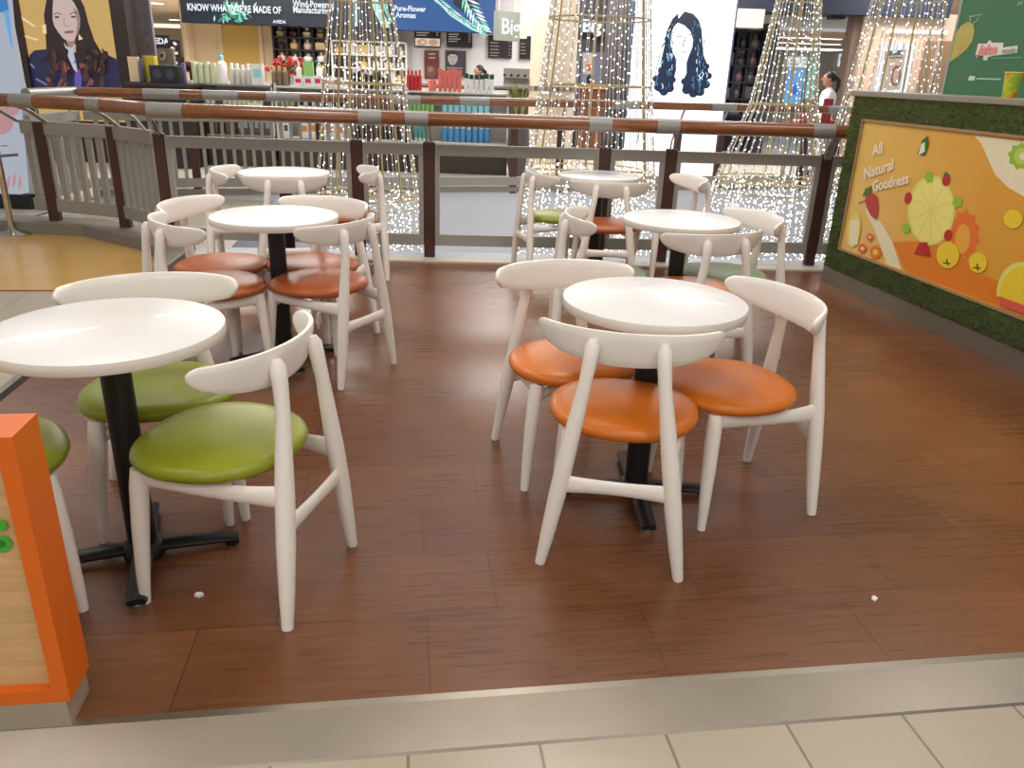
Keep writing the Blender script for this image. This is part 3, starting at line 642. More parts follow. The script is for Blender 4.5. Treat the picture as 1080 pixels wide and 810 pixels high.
# ------------------------------------------------------------------ string-light trees hanging in the void
GOLD = mat('gold_frame', (186, 166, 118), .4, metal=.4); WIRE = mat('clear_wire', (200, 198, 192), .4)
BULB = emit('bulb', (255, 250, 240), 6)
def light_tree(label, Y, rows, top, drop, npole, nstr, seed):
    """rows: (pixel y, centre x, half width) of the outline"""
    rg = random.Random(seed)
    ring = rows[-1]; c = at_y(ring[1], ring[0], Y); cx = c.x
    prof = []
    for py, px, hw in rows:
        q = at_y(px, py, Y); e = at_y(px+hw, py, Y); prof.append((q.z, e.x-q.x))
    prof.sort(reverse=True)
    (z1, r1), (z2, r2) = prof[0], prof[1]; g = (r1-r2)/(z1-z2); prof = [(top, max(.08, r1+g*(top-z1)))]+prof
    def rad(z):
        for (za, ra), (zb, rb) in zip(prof, prof[1:]):
            if z >= zb: return ra+(rb-ra)*(za-z)/(za-zb)
        (za, ra), (zb, rb) = prof[-2], prof[-1]; return rb+min(.22, (rb-ra)/(za-zb)*(zb-z)*.6)
    zr = prof[-1][0]; zb = -drop
    t = thing('light_tree', label, 'decoration', (cx, Y, zb))
    def P(a, z, k=1): r = rad(z)*k; return Vector((r*math.cos(a), r*math.sin(a), z-zb))
    for k in range(npole):
        a = 2*PI*(k+.35)/npole
        b = MB(); b.tube([P(a, z) for z in [top]+[q[0] for q in prof[1:]]], .0105, GOLD, 6); b.build('pole', t)
    for z in [q[0] for q in prof[1:]]+[top-1.2, zr-.1]:
        if z > top: continue
        b = MB(); b.tube([P(2*PI*k/40, z) for k in range(40)], .008, GOLD, 6, closed=True); b.build('hoop', t)
    for a in (0, PI/2):
        b = MB(); b.tube([P(a, zr), P(a+PI, zr)], .01, GOLD, 6); b.build('spoke', t)
    for k in range(nstr):
        a = 2*PI*(k+rg.uniform(-.25, .25))/nstr; b = MB(); zs = [top]+[q[0] for q in prof[1:]]+[zb+rg.uniform(0, .3)]
        kk = 1.015
        b.tube([P(a, z, kk) for z in zs], .0036, WIRE, 4, cap=False)
        z = top-rg.uniform(0, .1)
        while z > zs[-1]:
            dense = z < zr+.05
            p = P(a+rg.uniform(-.02, .02), z, kk); r = rg.uniform(.0045, .0075)
            b.add([p+Vector(v)*r for v in ((1, 0, 0), (-1, 0, 0), (0, 1, 0), (0, -1, 0), (0, 0, 1.3), (0, 0, -1.3))], [(0, 2, 4), (2, 1, 4), (1, 3, 4), (3, 0, 4), (2, 0, 5), (1, 2, 5), (3, 1, 5), (0, 3, 5)], BULB)
            z -= rg.uniform(.07, .14) if not dense else rg.uniform(.04, .08)
        b.build('light_string', t)
    # curtain of drops inside the lower ring
    for k in range(min(80, int(nstr*1.7))):
        a = rg.uniform(0, 2*PI); r = math.sqrt(rg.uniform(.05, 1))*rad(zr); x, y = r*math.cos(a), r*math.sin(a); b = MB()
        b.tube([(x, y, zr-zb), (x, y, 0)], .0018, WIRE, 4, cap=False); z = zr
        while z > zb:
            p = Vector((x+rg.uniform(-.015, .015), y, z-zb)); q = rg.uniform(.0052, .0085)
            b.add([p+Vector(v)*q for v in ((1, 0, 0), (-1, 0, 0), (0, 1, 0), (0, -1, 0), (0, 0, 1.3), (0, 0, -1.3))], [(0, 2, 4), (2, 1, 4), (1, 3, 4), (3, 0, 4), (2, 0, 5), (1, 2, 5), (3, 1, 5), (0, 3, 5)], BULB)
            z -= rg.uniform(.06, .12)
        b.build('light_drop', t)
    b = MB(); b.tube([P(0, top, 0)+Vector((0, 0, -.02)), P(0, top, 0)+Vector((0, 0, 2.0))], .008, WIRE, 6); b.build('hanging_cable', t)
    b = MB(); b.tube([P(0, top), P(PI, top)], .01, GOLD, 6); b.build('top_bar', t)
light_tree('tall gold framed cone of string lights before the white bottle shelves, leftmost', 8.2, [(0, 380, 32), (88, 385, 42), (206, 388, 52)], 4.2, 1.5, 6, 26, 1)
light_tree('tall gold framed cone of string lights before the beige pillar', 8.3, [(20, 629, 53), (90, 625, 58), (180, 622, 67)], 4.2, 1.5, 6, 44, 2)
light_tree('tall gold framed cone of string lights right of the glowing white screen', 8.8, [(0, 836, 23), (110, 820, 34), (190, 814, 58)], 4.0, 1.5, 6, 34, 3)
light_tree('tall gold framed cone of string lights partly hidden by the juice counter', 8.8, [(0, 957, 36), (100, 940, 44), (185, 922, 54)], 4.0, 1.5, 6, 30, 4)
#FARBEGIN
# ------------------------------------------------------------------ far side: display shelves with products
GW = mat('shelf_white', (214, 212, 206), .4); GD = mat('shelf_dark', (66, 54, 48), .5); BEIGE = mat('beige_wall', (226, 204, 172), .7); PALEW = mat('pale_shop_wall', (206, 206, 210), .6)
GY = 11.75
SHZ = [at_y(380, 93.5, GY).z, at_y(380, 119, GY).z, at_y(380, 146.5, GY).z]
SHS = [(199, 288), (289, 427), (428, 537)]
GXS = []
for k, (xa, xb) in enumerate(SHS):
    a, c = at_y(xa, 105, GY).x, at_y(xb, 105, GY).x; m = (a+c)/2; wd = c-a-.02; GXS.append((a, c))
    t = thing('display_shelf', ('low white display shelf under the yellow door, holding pale bottles', 'low white display shelf behind the leftmost light tree', 'low white display shelf under the blue screen, holding pink and blue bottles')[k], 'shelf', (m, GY, .012))
    b = MB(); b.box((0, .2, .15), (wd, .4, .3), GD); b.build('base', t)
    b = MB(); b.box((0, .385, .7), (wd, .02, .9), GW); b.build('back_panel', t)
    for z in SHZ: b = MB(); b.box((0, .19, z-.024), (wd, .40, .024), GW if k else mat('shelf_grey', (146, 142, 134), .4)); b.build('shelf', t)
    for e in (-1, 1): b = MB(); b.box((e*(wd/2-.01), .2, .62), (.02, .39, 1.05), GW); b.build('side_panel', t)
def bottle(name, label, group, px, shelf, hpx, wpx, m, capm, kind, dy=.08):
    z = SHZ[shelf]+.001-.012+.012; q = at_y(px, 100, GY+dy); k = 12.0/830; h, r = hpx*k, wpx*k/2
    b = MB()
    if kind == 'pump':
        b.lathe([(r, 0), (r, h*.62), (r*.8, h*.7), (r*.35, h*.74), (r*.35, h*.8)], m, seg=12); b.lathe([(r*.42, h*.78), (r*.42, h*.9), (r*.15, h*.92), (r*.15, h)], capm, seg=8); b.box((-r*.5, 0, h*.98), (r*1.2, r*.3, h*.04), capm)
    elif kind == 'tube':
        b.lathe([(r*.8, 0), (r*.8, h*.16)], capm, seg=12)
        b.prism([(r*math.cos(2*PI*i/12)*.95, r*math.sin(2*PI*i/12)*.8, h*.16) for i in range(12)], (0, 0, h*.5), m, True)
        b.box((0, 0, h*.83), (r*1.9, r*.5, h*.34), m)
    elif kind == 'jar':
        b.lathe([(r, 0), (r, h*.72), (r*.9, h*.76)], m, seg=14); b.lathe([(r*1.02, h*.74), (r*1.02, h*.97), (r*.95, h)], capm, seg=14)
    elif kind == 'box': b.box((0, 0, h*.5), (r*2, r*1.3, h), m); b.box((0, -r*.66, h*.55), (r*1.3, .004, h*.4), capm)
    else:
        b.lathe([(r*.95, 0), (r, h*.03), (r, h*.7), (r*.85, h*.77), (r*.5, h*.8)], m, seg=12); b.lathe([(r*.62, h*.79), (r*.62, h*.98), (r*.55, h)], capm, seg=10)
    o = b.build(name); o.location = (q.x, GY+dy, z); return tag(o, label, name.split('_')[-1], group)
def row(name, label, group, x0, x1, n, shelf, hpx, m, capm, kind, fill=.9, dy=.08, jit=.06):
    for i in range(n):
        px = x0+(x1-x0)*(i+.5)/n; bottle(name, label, group, px, shelf, hpx*(1+random.uniform(-jit, jit)), (x1-x0)/n*fill, m, capm, kind, dy)
cm = lambda n, c, r=.3: mat('product_'+n, c, r)
wt = cm('white', (232, 234, 232)); pg = cm('pale_green', (206, 214, 182)); pgr = cm('pale_grey', (206, 206, 200)); ol = cm('olive_brown', (126, 108, 84)); gr = cm('dark_green', (30, 66, 56)); co = cm('coral', (228, 120, 112)); rd = cm('red', (196, 58, 58)); aq = cm('aqua', (150, 214, 226)); bl_ = cm('blue', (80, 150, 206)); lg_ = cm('leaf_green', (140, 190, 110)); bk = cm('black', (40, 34, 36)); tl = cm('teal', (90, 160, 160)); mg = cm('magenta', (214, 52, 120)); br2 = cm('brown', (112, 84, 70)); gl = cm('gold', (196, 168, 110)); dkb = cm('grey_brown', (92, 82, 76)); orr = cm('orange', (220, 130, 60))
row('shampoo_tub', 'pale green lidded tub at the left end of the top display shelf', 'pale green tubs on the top shelf', 205, 231, 4, 0, 19, pg, pg, 'jar')
bottle('spray_bottle', 'tall white spray bottle with blue label beside the pale green tubs', None, 237, 0, 28, 9, wt, aq, 'pump')
row('shampoo_bottle', 'pale grey bottle in the row below the yellow door', 'pale grey bottles on the top shelf', 244, 267, 4, 0, 19, pgr, wt, 'bottle')
bottle('product_box', 'white product box with blue print right of the pale grey bottles', None, 274, 0, 19, 11, wt, aq, 'box')
row('conditioner_bottle', 'olive brown bottle in the group of three under red flowers', 'olive brown bottles on the top shelf', 288, 305, 3, 0, 18, ol, gl, 'bottle')
row('product_box', 'small white box with a magenta spot on the top shelf', 'white boxes with magenta spots', 311, 362, 5, 0, 9.5, wt, mg, 'box', .8)
bottle('product_box', 'green card box standing behind the magenta spotted boxes', None, 327, 0, 23, 9, lg_, lg_, 'box', .25)
bottle('spray_bottle', 'white spray bottle left of the green card box', None, 317, 0, 24, 6, wt, wt, 'pump', .25)
bottle('spray_bottle', 'white spray bottle right of the green card box', None, 338, 0, 24, 6, wt, aq, 'pump', .25)
row('conditioner_bottle', 'small black bottle on the top shelf behind the leftmost light tree', 'black bottles behind the light tree', 371, 413, 7, 0, 17, bk, wt, 'bottle', .75, jit=.2)
row('shampoo_bottle', 'red bottle in the tight row right of the leftmost light tree', 'red bottles on the top shelf', 429, 445, 4, 0, 19, rd, rd, 'bottle', .95)
bottle('shampoo_tub', 'small pink tub between the red bottles and the coral bottles', None, 456, 0, 10, 8, co, co, 'jar')
row('hair_tube', 'tall coral pink tube on the top shelf', 'coral pink tubes on the top shelf', 462, 487, 5, 0, 20, co, co, 'tube', .95)
row('shampoo_bottle', 'pale bottle with dark green cap on the top shelf', 'green capped bottles on the top shelf', 489, 521, 6, 0, 17, wt, gr, 'jar', .8)
row('shampoo_bottle', 'pale bottle on the second shelf at its left end, between the two handrails', 'pale bottles on the second shelf', 206, 226, 4, 1, 15, wt, pg, 'bottle')
row('shampoo_bottle', 'pale green bottle on the second shelf below the pale grey bottles', 'pale green bottles on the second shelf', 234, 260, 5, 1, 15, pg, wt, 'bottle')
row('product_box', 'white box with green print on the second shelf', 'white and green boxes on the second shelf', 261, 277, 2, 1, 15, wt, lg_, 'box')
row('conditioner_bottle', 'grey olive bottle on the second shelf below the olive brown bottles', 'olive bottles on the second shelf', 290, 310, 4, 1, 15, cm('sage_grey', (160, 160, 132)), gl, 'bottle')
row('product_box', 'small white box with dark window on the second shelf', 'white boxes on the second shelf', 314, 365, 6, 1, 13, wt, bk, 'box', .8)
row('conditioner_bottle', 'dark bottle on the second shelf behind the leftmost light tree', 'dark bottles on the second shelf', 368, 425, 8, 1, 12, br2, wt, 'bottle', .7)
row('hair_tube', 'leaf green tube on the second shelf', 'leaf green tubes on the second shelf', 430, 458, 6, 1, 16, lg_, wt, 'tube', .92)
row('shampoo_bottle', 'pale aqua bottle on the second shelf', 'aqua bottles on the second shelf', 466, 517, 8, 1, 16, aq, wt, 'bottle', .85)
row('hair_tube', 'dark brown tube on the lowest shelf at the left', 'brown tubes on the lowest shelf', 203, 246, 7, 2, 18, br2, br2, 'tube')
row('product_box', 'grey brown box on the lowest shelf', 'grey brown boxes on the lowest shelf', 248, 283, 6, 2, 18, dkb, cm('light_band', (150, 160, 160)), 'box')
row('product_box', 'white box with grey window on the lowest shelf', 'white boxes on the lowest shelf', 290, 303, 2, 2, 14, wt, dkb, 'box')
row('product_box', 'white and orange box on the lowest shelf', 'white and orange boxes on the lowest shelf', 315, 362, 5, 2, 14, wt, orr, 'box', .85)
row('conditioner_bottle', 'dark bottle on the lowest shelf behind the leftmost light tree', 'dark bottles on the lowest shelf', 372, 424, 7, 2, 16, bk, gl, 'bottle', .7)
row('hair_tube', 'teal tube on the lowest shelf', 'teal tubes on the lowest shelf', 436, 449, 3, 2, 15, tl, wt, 'tube')
row('shampoo_bottle', 'bright blue bottle on the lowest shelf', 'blue bottles on the lowest shelf', 466, 518, 8, 2, 16, bl_, wt, 'bottle', .85)
p = at_y(203, 90, GY+.2); hd = thing('hair_dryer', 'brown hair dryer lying at the left end of the top display shelf', 'hair dryer', (p.x, GY+.26, SHZ[0]))
HB = cm('hair_dryer', (74, 48, 42)); b = MB(); b.tube([(-.10, 0, .2), (-.06, 0, .205), (.06, 0, .21), (.24, 0, .2)], [.06, .08, .07, .04], HB, 14); b.build('barrel', hd)
b = MB(); b.tube([(-.02, 0, .17), (-.02, 0, .08), (-.01, 0, .0)], [.03, .028, .03], HB, 10); b.build('handle', hd)
p = at_y(296, 84, GY+.28); fl = thing('flower_arrangement', 'red flowers in a dark pot behind the olive brown bottles', 'flowers', (at_y(300, 84, GY+.28).x, GY+.28, SHZ[0]))
b = MB(); b.lathe([(.07, 0), (.09, .14)], GD, seg=12); b.build('pot', fl)
b = MB(); rg = random.Random(5)
for k in range(34):
    c = Vector((rg.uniform(-.24, .26), rg.uniform(-.06, .06), rg.uniform(.16, .36)))
    b.tube([(0, 0, .12), c*.6+Vector((0, 0, .07)), c], .004, DKG, 4)
    for j in range(5):
        a_ = 2*PI*j/5; b.ball(c+Vector((math.cos(a_)*.022, rg.uniform(-.01, .01), math.sin(a_)*.022)), .017, rd, 6, 4)
b.build('blossoms', fl)
p = at_y(548, 118, 11.6); pl = thing('spiky_plant', 'spiky green plant in a tall grey vase between shelves and pillar', 'plant', (p.x, 11.6, .012))
b = MB(); b.lathe([(.12, 0), (.17, .3), (.15, .62), (.12, .80), (.14, .84), (.10, .84), (.09, .7)], mat('vase_grey', (92, 84, 88), .35), seg=16); b.build('vase', pl)
for k in range(30):
    a_ = rg.uniform(0, 2*PI); L = rg.uniform(.35, .56); s_ = rg.uniform(.08, .33); b = MB(); d = Vector((math.cos(a_), math.sin(a_), 0)); e = Vector((-d.y, d.x, 0))
    pts = [d*.04+Vector((0, 0, .8)), d*s_*.35+Vector((0, 0, .8+L*.5)), d*s_+Vector((0, 0, .8+L))]
    b.add([pts[0]-e*.012, pts[0]+e*.012, pts[1]-e*.016, pts[1]+e*.016, pts[2]], [(0, 1, 3, 2), (2, 3, 4)], rg.choice([DKG, mat('leaf_olive', (120, 130, 60), .5), mat('leaf_yellow', (186, 172, 84), .5)])); b.build('leaf', pl)
# ------------------------------------------------------------------ shop walls
b = MB(); b.box((-.5, 17.03, 1.75), (9.0, .1, 3.5), PALEW); struct(b, 'wall_shop')
b = MB(); pxbox(b, 191, -60, 290, 130, 17.3, .12, BEIGE); struct(b, 'wall_beige')
b = MB(); pxbox(b, 238, 27, 276, 150, 17.24, .05, mat('yellow_door', (206, 172, 96), .5)); pxbox(b, 234, 24, 238.5, 150, 17.22, .07, BEIGE); pxbox(b, 276, 24, 280, 150, 17.22, .07, BEIGE); pxbox(b, 234, 22, 280, 26.5, 17.22, .07, BEIGE); struct(b, 'door_1')
b = MB(); pxbox(b, 192, -60, 197, 130, 16.9, .3, BEIGE); struct(b, 'trim_6')
# LED screen above the shop
SY = 16.4
SN = emit('screen_navy', (22, 42, 62), .8); SB_ = emit('screen_blue', (34, 92, 160), .9); SG = emit('screen_teal', (120, 226, 190), .95); SW = emit('screen_white', (236, 244, 250), 1.1); SD = emit('screen_dark', (24, 34, 66), .8); SL2 = emit('screen_mint', (196, 246, 226), 1.0)
scp = Plane((0, SY), (1, .04)); z0 = at_y(356, 30, SY).z; xa, xb = scp.hit(192, 25)[0], scp.hit(522, 30)[0]
so = scp.w((xa+xb)/2, z0); ls = thing('video_screen', 'long dark blue video screen with white slogans and green leaves above the shop', 'screen', so)
b = MB(); L = [scp.w(xa, z0, -.002), scp.w(xb, z0, -.002), scp.w(xb, z0, -.2), scp.w(xa, z0, -.2)]; b.prism([p-so for p in L], (0, 0, 1.9), mat('screen_case', (30, 32, 36), .4)); b.build('case', ls)
a = WArt(scp, so, base=.0, step=.003)
def sl(px0, px1):  # lower edge of the screen in pixels
    return lambda x: 23.0+(x-192)*.0368
e_ = sl(0, 0)
a.p([(192, -40), (305, -40), (305, e_(305)), (192, e_(192))], SN); a.p([(306, -40), (362, -40), (362, e_(362)), (306, e_(306))], SN); a.p([(362, -40), (416, -40), (416, e_(416)), (362, e_(362))], SD); a.p([(416, -40), (522, -40), (522, e_(522)), (416, e_(416))], SB_)
a.p([(478, -40), (505, -40), (505, 6), (490, 14), (478, 4)], SD)
rg = random.Random(11)
for k in range(60):
    x, y = rg.gauss(247, 9), rg.uniform(3, 23); r = rg.uniform(1.2, 2.8); an = rg.uniform(0, PI)
    a.p([(x-r*2*math.cos(an), y-r*2*math.sin(an)), (x-r*.6*math.sin(an), y+r*.6*math.cos(an)), (x+r*2*math.cos(an), y+r*2*math.sin(an)), (x+r*.6*math.sin(an), y-r*.6*math.cos(an))], rg.choice([SG, emit('screen_green', (60, 160, 130), .8), SL2]), new=(k % 8 == 0))
a.p([(389, -5), (396, -5), (412, 29), (404, 30), (396, 14)], SL2); a.p([(399, -5), (403, -5), (414, 22), (412, 26)], SG); a.p([(374, -4), (377, -4), (377.5, 28), (374.5, 28)], SL2)
def spray(x0, y0, x1, y1, n, ln, w0):
    for k in range(n):
        q = k/n; x, y = x0+(x1-x0)*q, y0+(y1-y0)*q+6*q*(1-q)
        for sg in (-1, 1):
            an = math.atan2(y1-y0, x1-x0)+sg*(.5+.2*(1-q)); l = ln*(1-.3*q)
            a.p([(x, y), (x+l*.5*math.cos(an)+w0*math.sin(an), y+l*.5*math.sin(an)-w0*math.cos(an)), (x+l*math.cos(an), y+l*math.sin(an)), (x+l*.5*math.cos(an)-w0*math.sin(an), y+l*.5*math.sin(an)+w0*math.cos(an))], rg.choice([SL2, SG, SW]), new=(k == 0 and sg == -1))
spray(457, -4, 508, 34, 26, 6, .8); a.line([(457, -4), (475, 16), (498, 31), (512, 36)], 1.6, SL2); spray(490, -5, 512, 33, 9, 16, 1.4); a.line([(489, -5), (498, 18), (514, 34)], 1.6, SL2)
a.build('picture', ls)
def stext(body, px, cap, m, **k):
    s0, h0 = scp.hit(*px); o = text(body, scp, s0, h0, cap, m, ls, off=a.o+.006, **k)
    for v in o.data.vertices: v.co -= so
stext("KNOW WHAT WE'RE MADE OF", (199, 11), .165, SW, bold=.004, sx=.735); stext('AVEDA', (289, 24.5), .075, SW, bold=.002)
stext('Wind-Powered', (310, 7.5), .165, SW, bold=.003, sx=.74); stext('Manufacturing', (310, 13.5), .16, SW, bold=.003, sx=.74); a.line([(311, 16), (327, 16.6)], .8, SW)
stext('Pure-Flower', (416, 11.5), .13, SW, bold=.003, sx=.9); stext('Aromas', (418, 18.5), .13, SW, bold=.003, sx=.9)
# lattice shelving, menu boards, posters at the back of the shop
def lattice(label, x0, x1, y0, y1, Y, nx, ny, fm, goods, seed):
    rg = random.Random(seed); ym, xm = (y0+y1)/2, (x0+x1)/2
    xa, xb = at_y(x0, ym, Y).x, at_y(x1, ym, Y).x; zt, zb = at_y(xm, y0, Y).z, at_y(xm, y1, Y).z
    t = thing('wall_shelf', label, 'shelf', ((xa+xb)/2, Y, zb)); w2, h = xb-xa, zt-zb
    b = MB(); b.box((0, .32, h/2), (w2, .03, h), mat('shelf_back', (226, 216, 206), .6)); b.build('back_panel', t)
    for i in range(nx+1): b = MB(); b.box((-w2/2+w2*i/nx, .18, h/2), (.035, .28, h), fm); b.build('upright', t)
    for j in range(ny+1): b = MB(); b.box((0, .16, h*j/ny), (w2, .32, .03), fm); b.build('shelf', t)
    for i in range(nx):
        for j in range(ny):
            m = rg.choice(goods); cx = (xa+xb)/2-w2/2+w2*(i+.5)/nx; z = zb+h*j/ny+.016; gw, gh = w2/nx*rg.uniform(.6, .85), h/ny*rg.uniform(.6, .85)
            if rg.random() < .5:
                b = MB(); b.box((0, 0, gh/2), (gw, .18, gh), m); o = b.build('display_box', bevel=.01)
                o.location = (cx, Y+.15, z); tag(o, 'plain product box on the back wall shelving, '+label.split(',')[0].split('shelving ')[-1], 'box', 'boxes on '+label)
            else:
                b = MB(); r = min(gw/2, .12); b.lathe([(r*.9, 0), (r, .02), (r, gh*.5), (r*.6, gh*.65), (r*.35, gh*.7), (r*.35, gh*.95), (r*.2, gh)], m, seg=12); o = b.build('display_bottle')
                o.location = (cx, Y+.15, z); tag(o, 'round bottle on the back wall shelving, '+label.split(',')[0].split('shelving ')[-1], 'bottle', 'bottles on '+label)
FB = mat('black_frame', (30, 26, 28), .4); gds = [cm('g_cream', (222, 204, 184)), cm('g_dark', (66, 44, 40)), cm('g_white', (230, 224, 220)), cm('g_tan', (206, 176, 132))]
lattice('black framed shelving right of the yellow door', 288, 344, 27, 78, 16.64, 4, 4, FB, gds, 1)
lattice('white shelving behind the leftmost light tree', 350, 428, 44, 86, 16.64, 6, 3, GW, [cm('g_black', (36, 30, 34)), cm('g_gold', (214, 184, 120)), bk, cm('g_white', (230, 224, 220))], 2)
# people-free photo panels and menu boards
def board(name, label, cat, x0, x1, y0, y1, Y, m, lines, lm, extra=None, frame=None):
    ym, xm = (y0+y1)/2, (x0+x1)/2; xa, xb = at_y(x0, ym, Y).x, at_y(x1, ym, Y).x; zt, zb = at_y(xm, y0, Y).z, at_y(xm, y1, Y).z
    o_ = Vector(((xa+xb)/2, Y, zb)); t = thing(name, label, cat, o_)
    b = MB(); b.box((0, .03, (zt-zb)/2), (xb-xa, .06, zt-zb), frame or m); b.build('panel', t)
    if frame: b = MB(); b.box((0, -.002, (zt-zb)/2), ((xb-xa)*.88, .01, (zt-zb)*.92), m); b.build('picture_ground', t)
    pl = Plane((0, Y-.012), (1, 0)); A = WArt(pl, o_, base=.0, step=.0015)
    for y in lines:
        A.line([(x0+(x1-x0)*.08, y), (x0+(x1-x0)*random.uniform(.4, .62), y+.3)], .9, lm); A.line([(x1-(x1-x0)*.14, y), (x1-(x1-x0)*.07, y)], .9, lm)
    if extra: extra(A)
    if lines or extra: A.build('print', t)
    return t
MBK = emit('menu_black', (34, 26, 28), .6); ML = emit('menu_line', (190, 176, 160), .7); MF = emit('menu_food', (206, 160, 130), .8); MF2 = emit('menu_food_pale', (240, 216, 190), .8)
def food(A):
    A.p([(438, 40), (464, 41), (464, 49), (438, 48)], MF2); A.p(ell(445, 44.5, 5, 3.6), MF); A.p(ell(457, 44.8, 5, 3.4), MF); A.p(ell(446, 44.5, 2.2, 1.6), MF2)
board('menu_board', 'menu board with two dishes pictured at its foot, leftmost of the hanging menus', 'menu', 437, 464, 32, 50, 16.92, MBK, [34.5, 37], ML, food)
board('menu_board', 'black menu board directly above the framed portrait of a man', 'menu', 471, 498, 33, 50, 16.92, MBK, [36, 38.5, 41, 43.5], ML)
board('menu_board', 'black menu board with five white lines below the hanging letters', 'menu', 515, 540, 37, 61, 16.92, MBK, [45, 48.5, 52, 55.5, 58.5], ML)
board('menu_board', 'black menu board next to the beige pillar', 'menu', 548, 562, 38, 62, 16.92, MBK, [46, 49.5, 53, 56.5], ML)
def bag(A):
    A.p([(449, 54), (461, 54), (462, 66), (449, 67)], emit('poster_maroon', (124, 40, 40), .6)); A.line([(452, 57), (459, 57)], 1.4, ML); A.line([(452, 61), (459, 61)], 1.4, ML); A.p(ell(455, 76, 5.5, 6), emit('poster_brown', (150, 92, 80), .6)); A.p(ell(454, 73, 3, 3), emit('poster_pinkish', (190, 140, 124), .6))
board('poster', 'narrow maroon poster left of the framed portrait of a man', 'poster', 447.5, 463, 53, 83, 16.92, emit('poster_red', (134, 56, 52), .6), [], ML, bag)
def man(A):
    SK = emit('poster_skin', (206, 190, 184), .7); DK = emit('poster_dark', (44, 38, 44), .6)
    A.p(ell(477.5, 61, 5.2, 7.6, .05), SK); A.p([(472, 60), (472.4, 55.5), (477, 52.6), (482.2, 55.4), (482.8, 60), (481, 57.5), (475, 57)], DK); A.p([(470, 77), (471, 72), (475, 70), (480, 70), (485, 72), (487, 77)], emit('poster_coat', (92, 80, 76), .6))
    A.line([(475, 60), (476.6, 60)], .7, DK); A.line([(479, 60), (480.6, 60)], .7, DK); A.line([(476, 65.2), (479.5, 65.2)], .7, emit('poster_lip', (150, 110, 104), .6)); A.line([(477.8, 60.5), (477.4, 63)], .5, emit('poster_lip', (150, 110, 104), .6)); A.line([(471, 71.5), (488, 72.2)], 1, ML)
board('poster', 'framed dark portrait poster of a short haired man', 'poster', 468, 493, 52, 82, 16.92, emit('poster_grey', (78, 70, 78), .6), [], ML, man, frame=mat('poster_frame', (186, 180, 172), .4))
# coffee machine
xa = at_y(531, 80, 15).x; xb = at_y(562, 80, 15).x; zc = at_y(546, 91, 15).z; zt = at_y(546, 72, 15).z
cmch = thing('coffee_machine', 'grey machine with a row of black knobs left of the beige pillar', 'machine', ((xa+xb)/2, 15, zc)); m = mat('machine_grey', (150, 150, 146), .35, metal=.5)
b = MB(); b.box((0, .2, (zt-zc)*.72), (xb-xa, .4, (zt-zc)*.56), m); b.box((0, .3, (zt-zc)*.22), (xb-xa, .2, (zt-zc)*.44), m); b.build('body', cmch, bevel=.01)
for k in range(5): b = MB(); b.tube([(-.24+k*.12, -.0, (zt-zc)*.6), (-.24+k*.12, -.04, (zt-zc)*.6)], .024, BLACK, 10); b.build('knob', cmch)
b = MB(); b.box((0, .18, .02), (xb-xa, .36, .04), m); b.build('drip_tray', cmch)
cc = thing('shop_counter', 'dark counter under the grey coffee machine', 'counter', ((xa+xb)/2-.6, 15.2, .012)); b = MB(); b.box((0, .1, (zc-.06)/2), (2.6, .6, zc-.06-.012), GD); b.build('body', cc); b = MB(); b.box((0, .1, zc-.042), (2.7, .68, .034), mat('counter_top', (120, 110, 104), .3)); b.build('countertop', cc)
# hanging letters sign
hp_ = Plane((at_y(533, 40, 14.2).x, 14.2), (.75, .66)); hs = thing('hanging_sign', 'hanging grey sign with glowing white letters at the right end of the long screen', 'sign', hp_.p+Vector((0, 0, at_y(533, 44, 14.2).z))); ho = hs.location.copy()
s0, s1 = hp_.hit(526, 40)[0], hp_.hit(548, 40)[0]; hz0, hz1 = hp_.hit(536, 43)[1], hp_.hit(536, 12)[1]
b = MB(); b.prism([hp_.w(s0, hz0)-ho, hp_.w(s1, hz0)-ho, hp_.w(s1, hz0, -.14)-ho, hp_.w(s0, hz0, -.14)-ho], (0, 0, hz1-hz0), mat('sign_grey', (126, 134, 126), .5)); b.build('panel', hs)
b = MB(); b.prism([hp_.w(s1, hz0+.05)-ho, hp_.w(s1+.16, hz0+.05)-ho, hp_.w(s1+.16, hz0+.05, -.12)-ho, hp_.w(s1, hz0+.05, -.12)-ho], (0, 0, hz1-hz0-.05), mat('sign_cream', (222, 210, 190), .5)); b.build('end_panel', hs)
for q in (s0+.05, s1-.05): b = MB(); b.tube([hp_.w(q, hz1, -.07)-ho, hp_.w(q, hz1+1.1, -.07)-ho], .008, WIRE, 6); b.build('hanger', hs)
def htext(body, s, h, cap, m):
    o = text(body, hp_, s, h, cap, m, hs, off=.004, bold=.006)
    for v in o.data.vertices: v.co -= ho
htext('Big', s0+.04, (hz0+hz1)/2-.12, .34, SW)
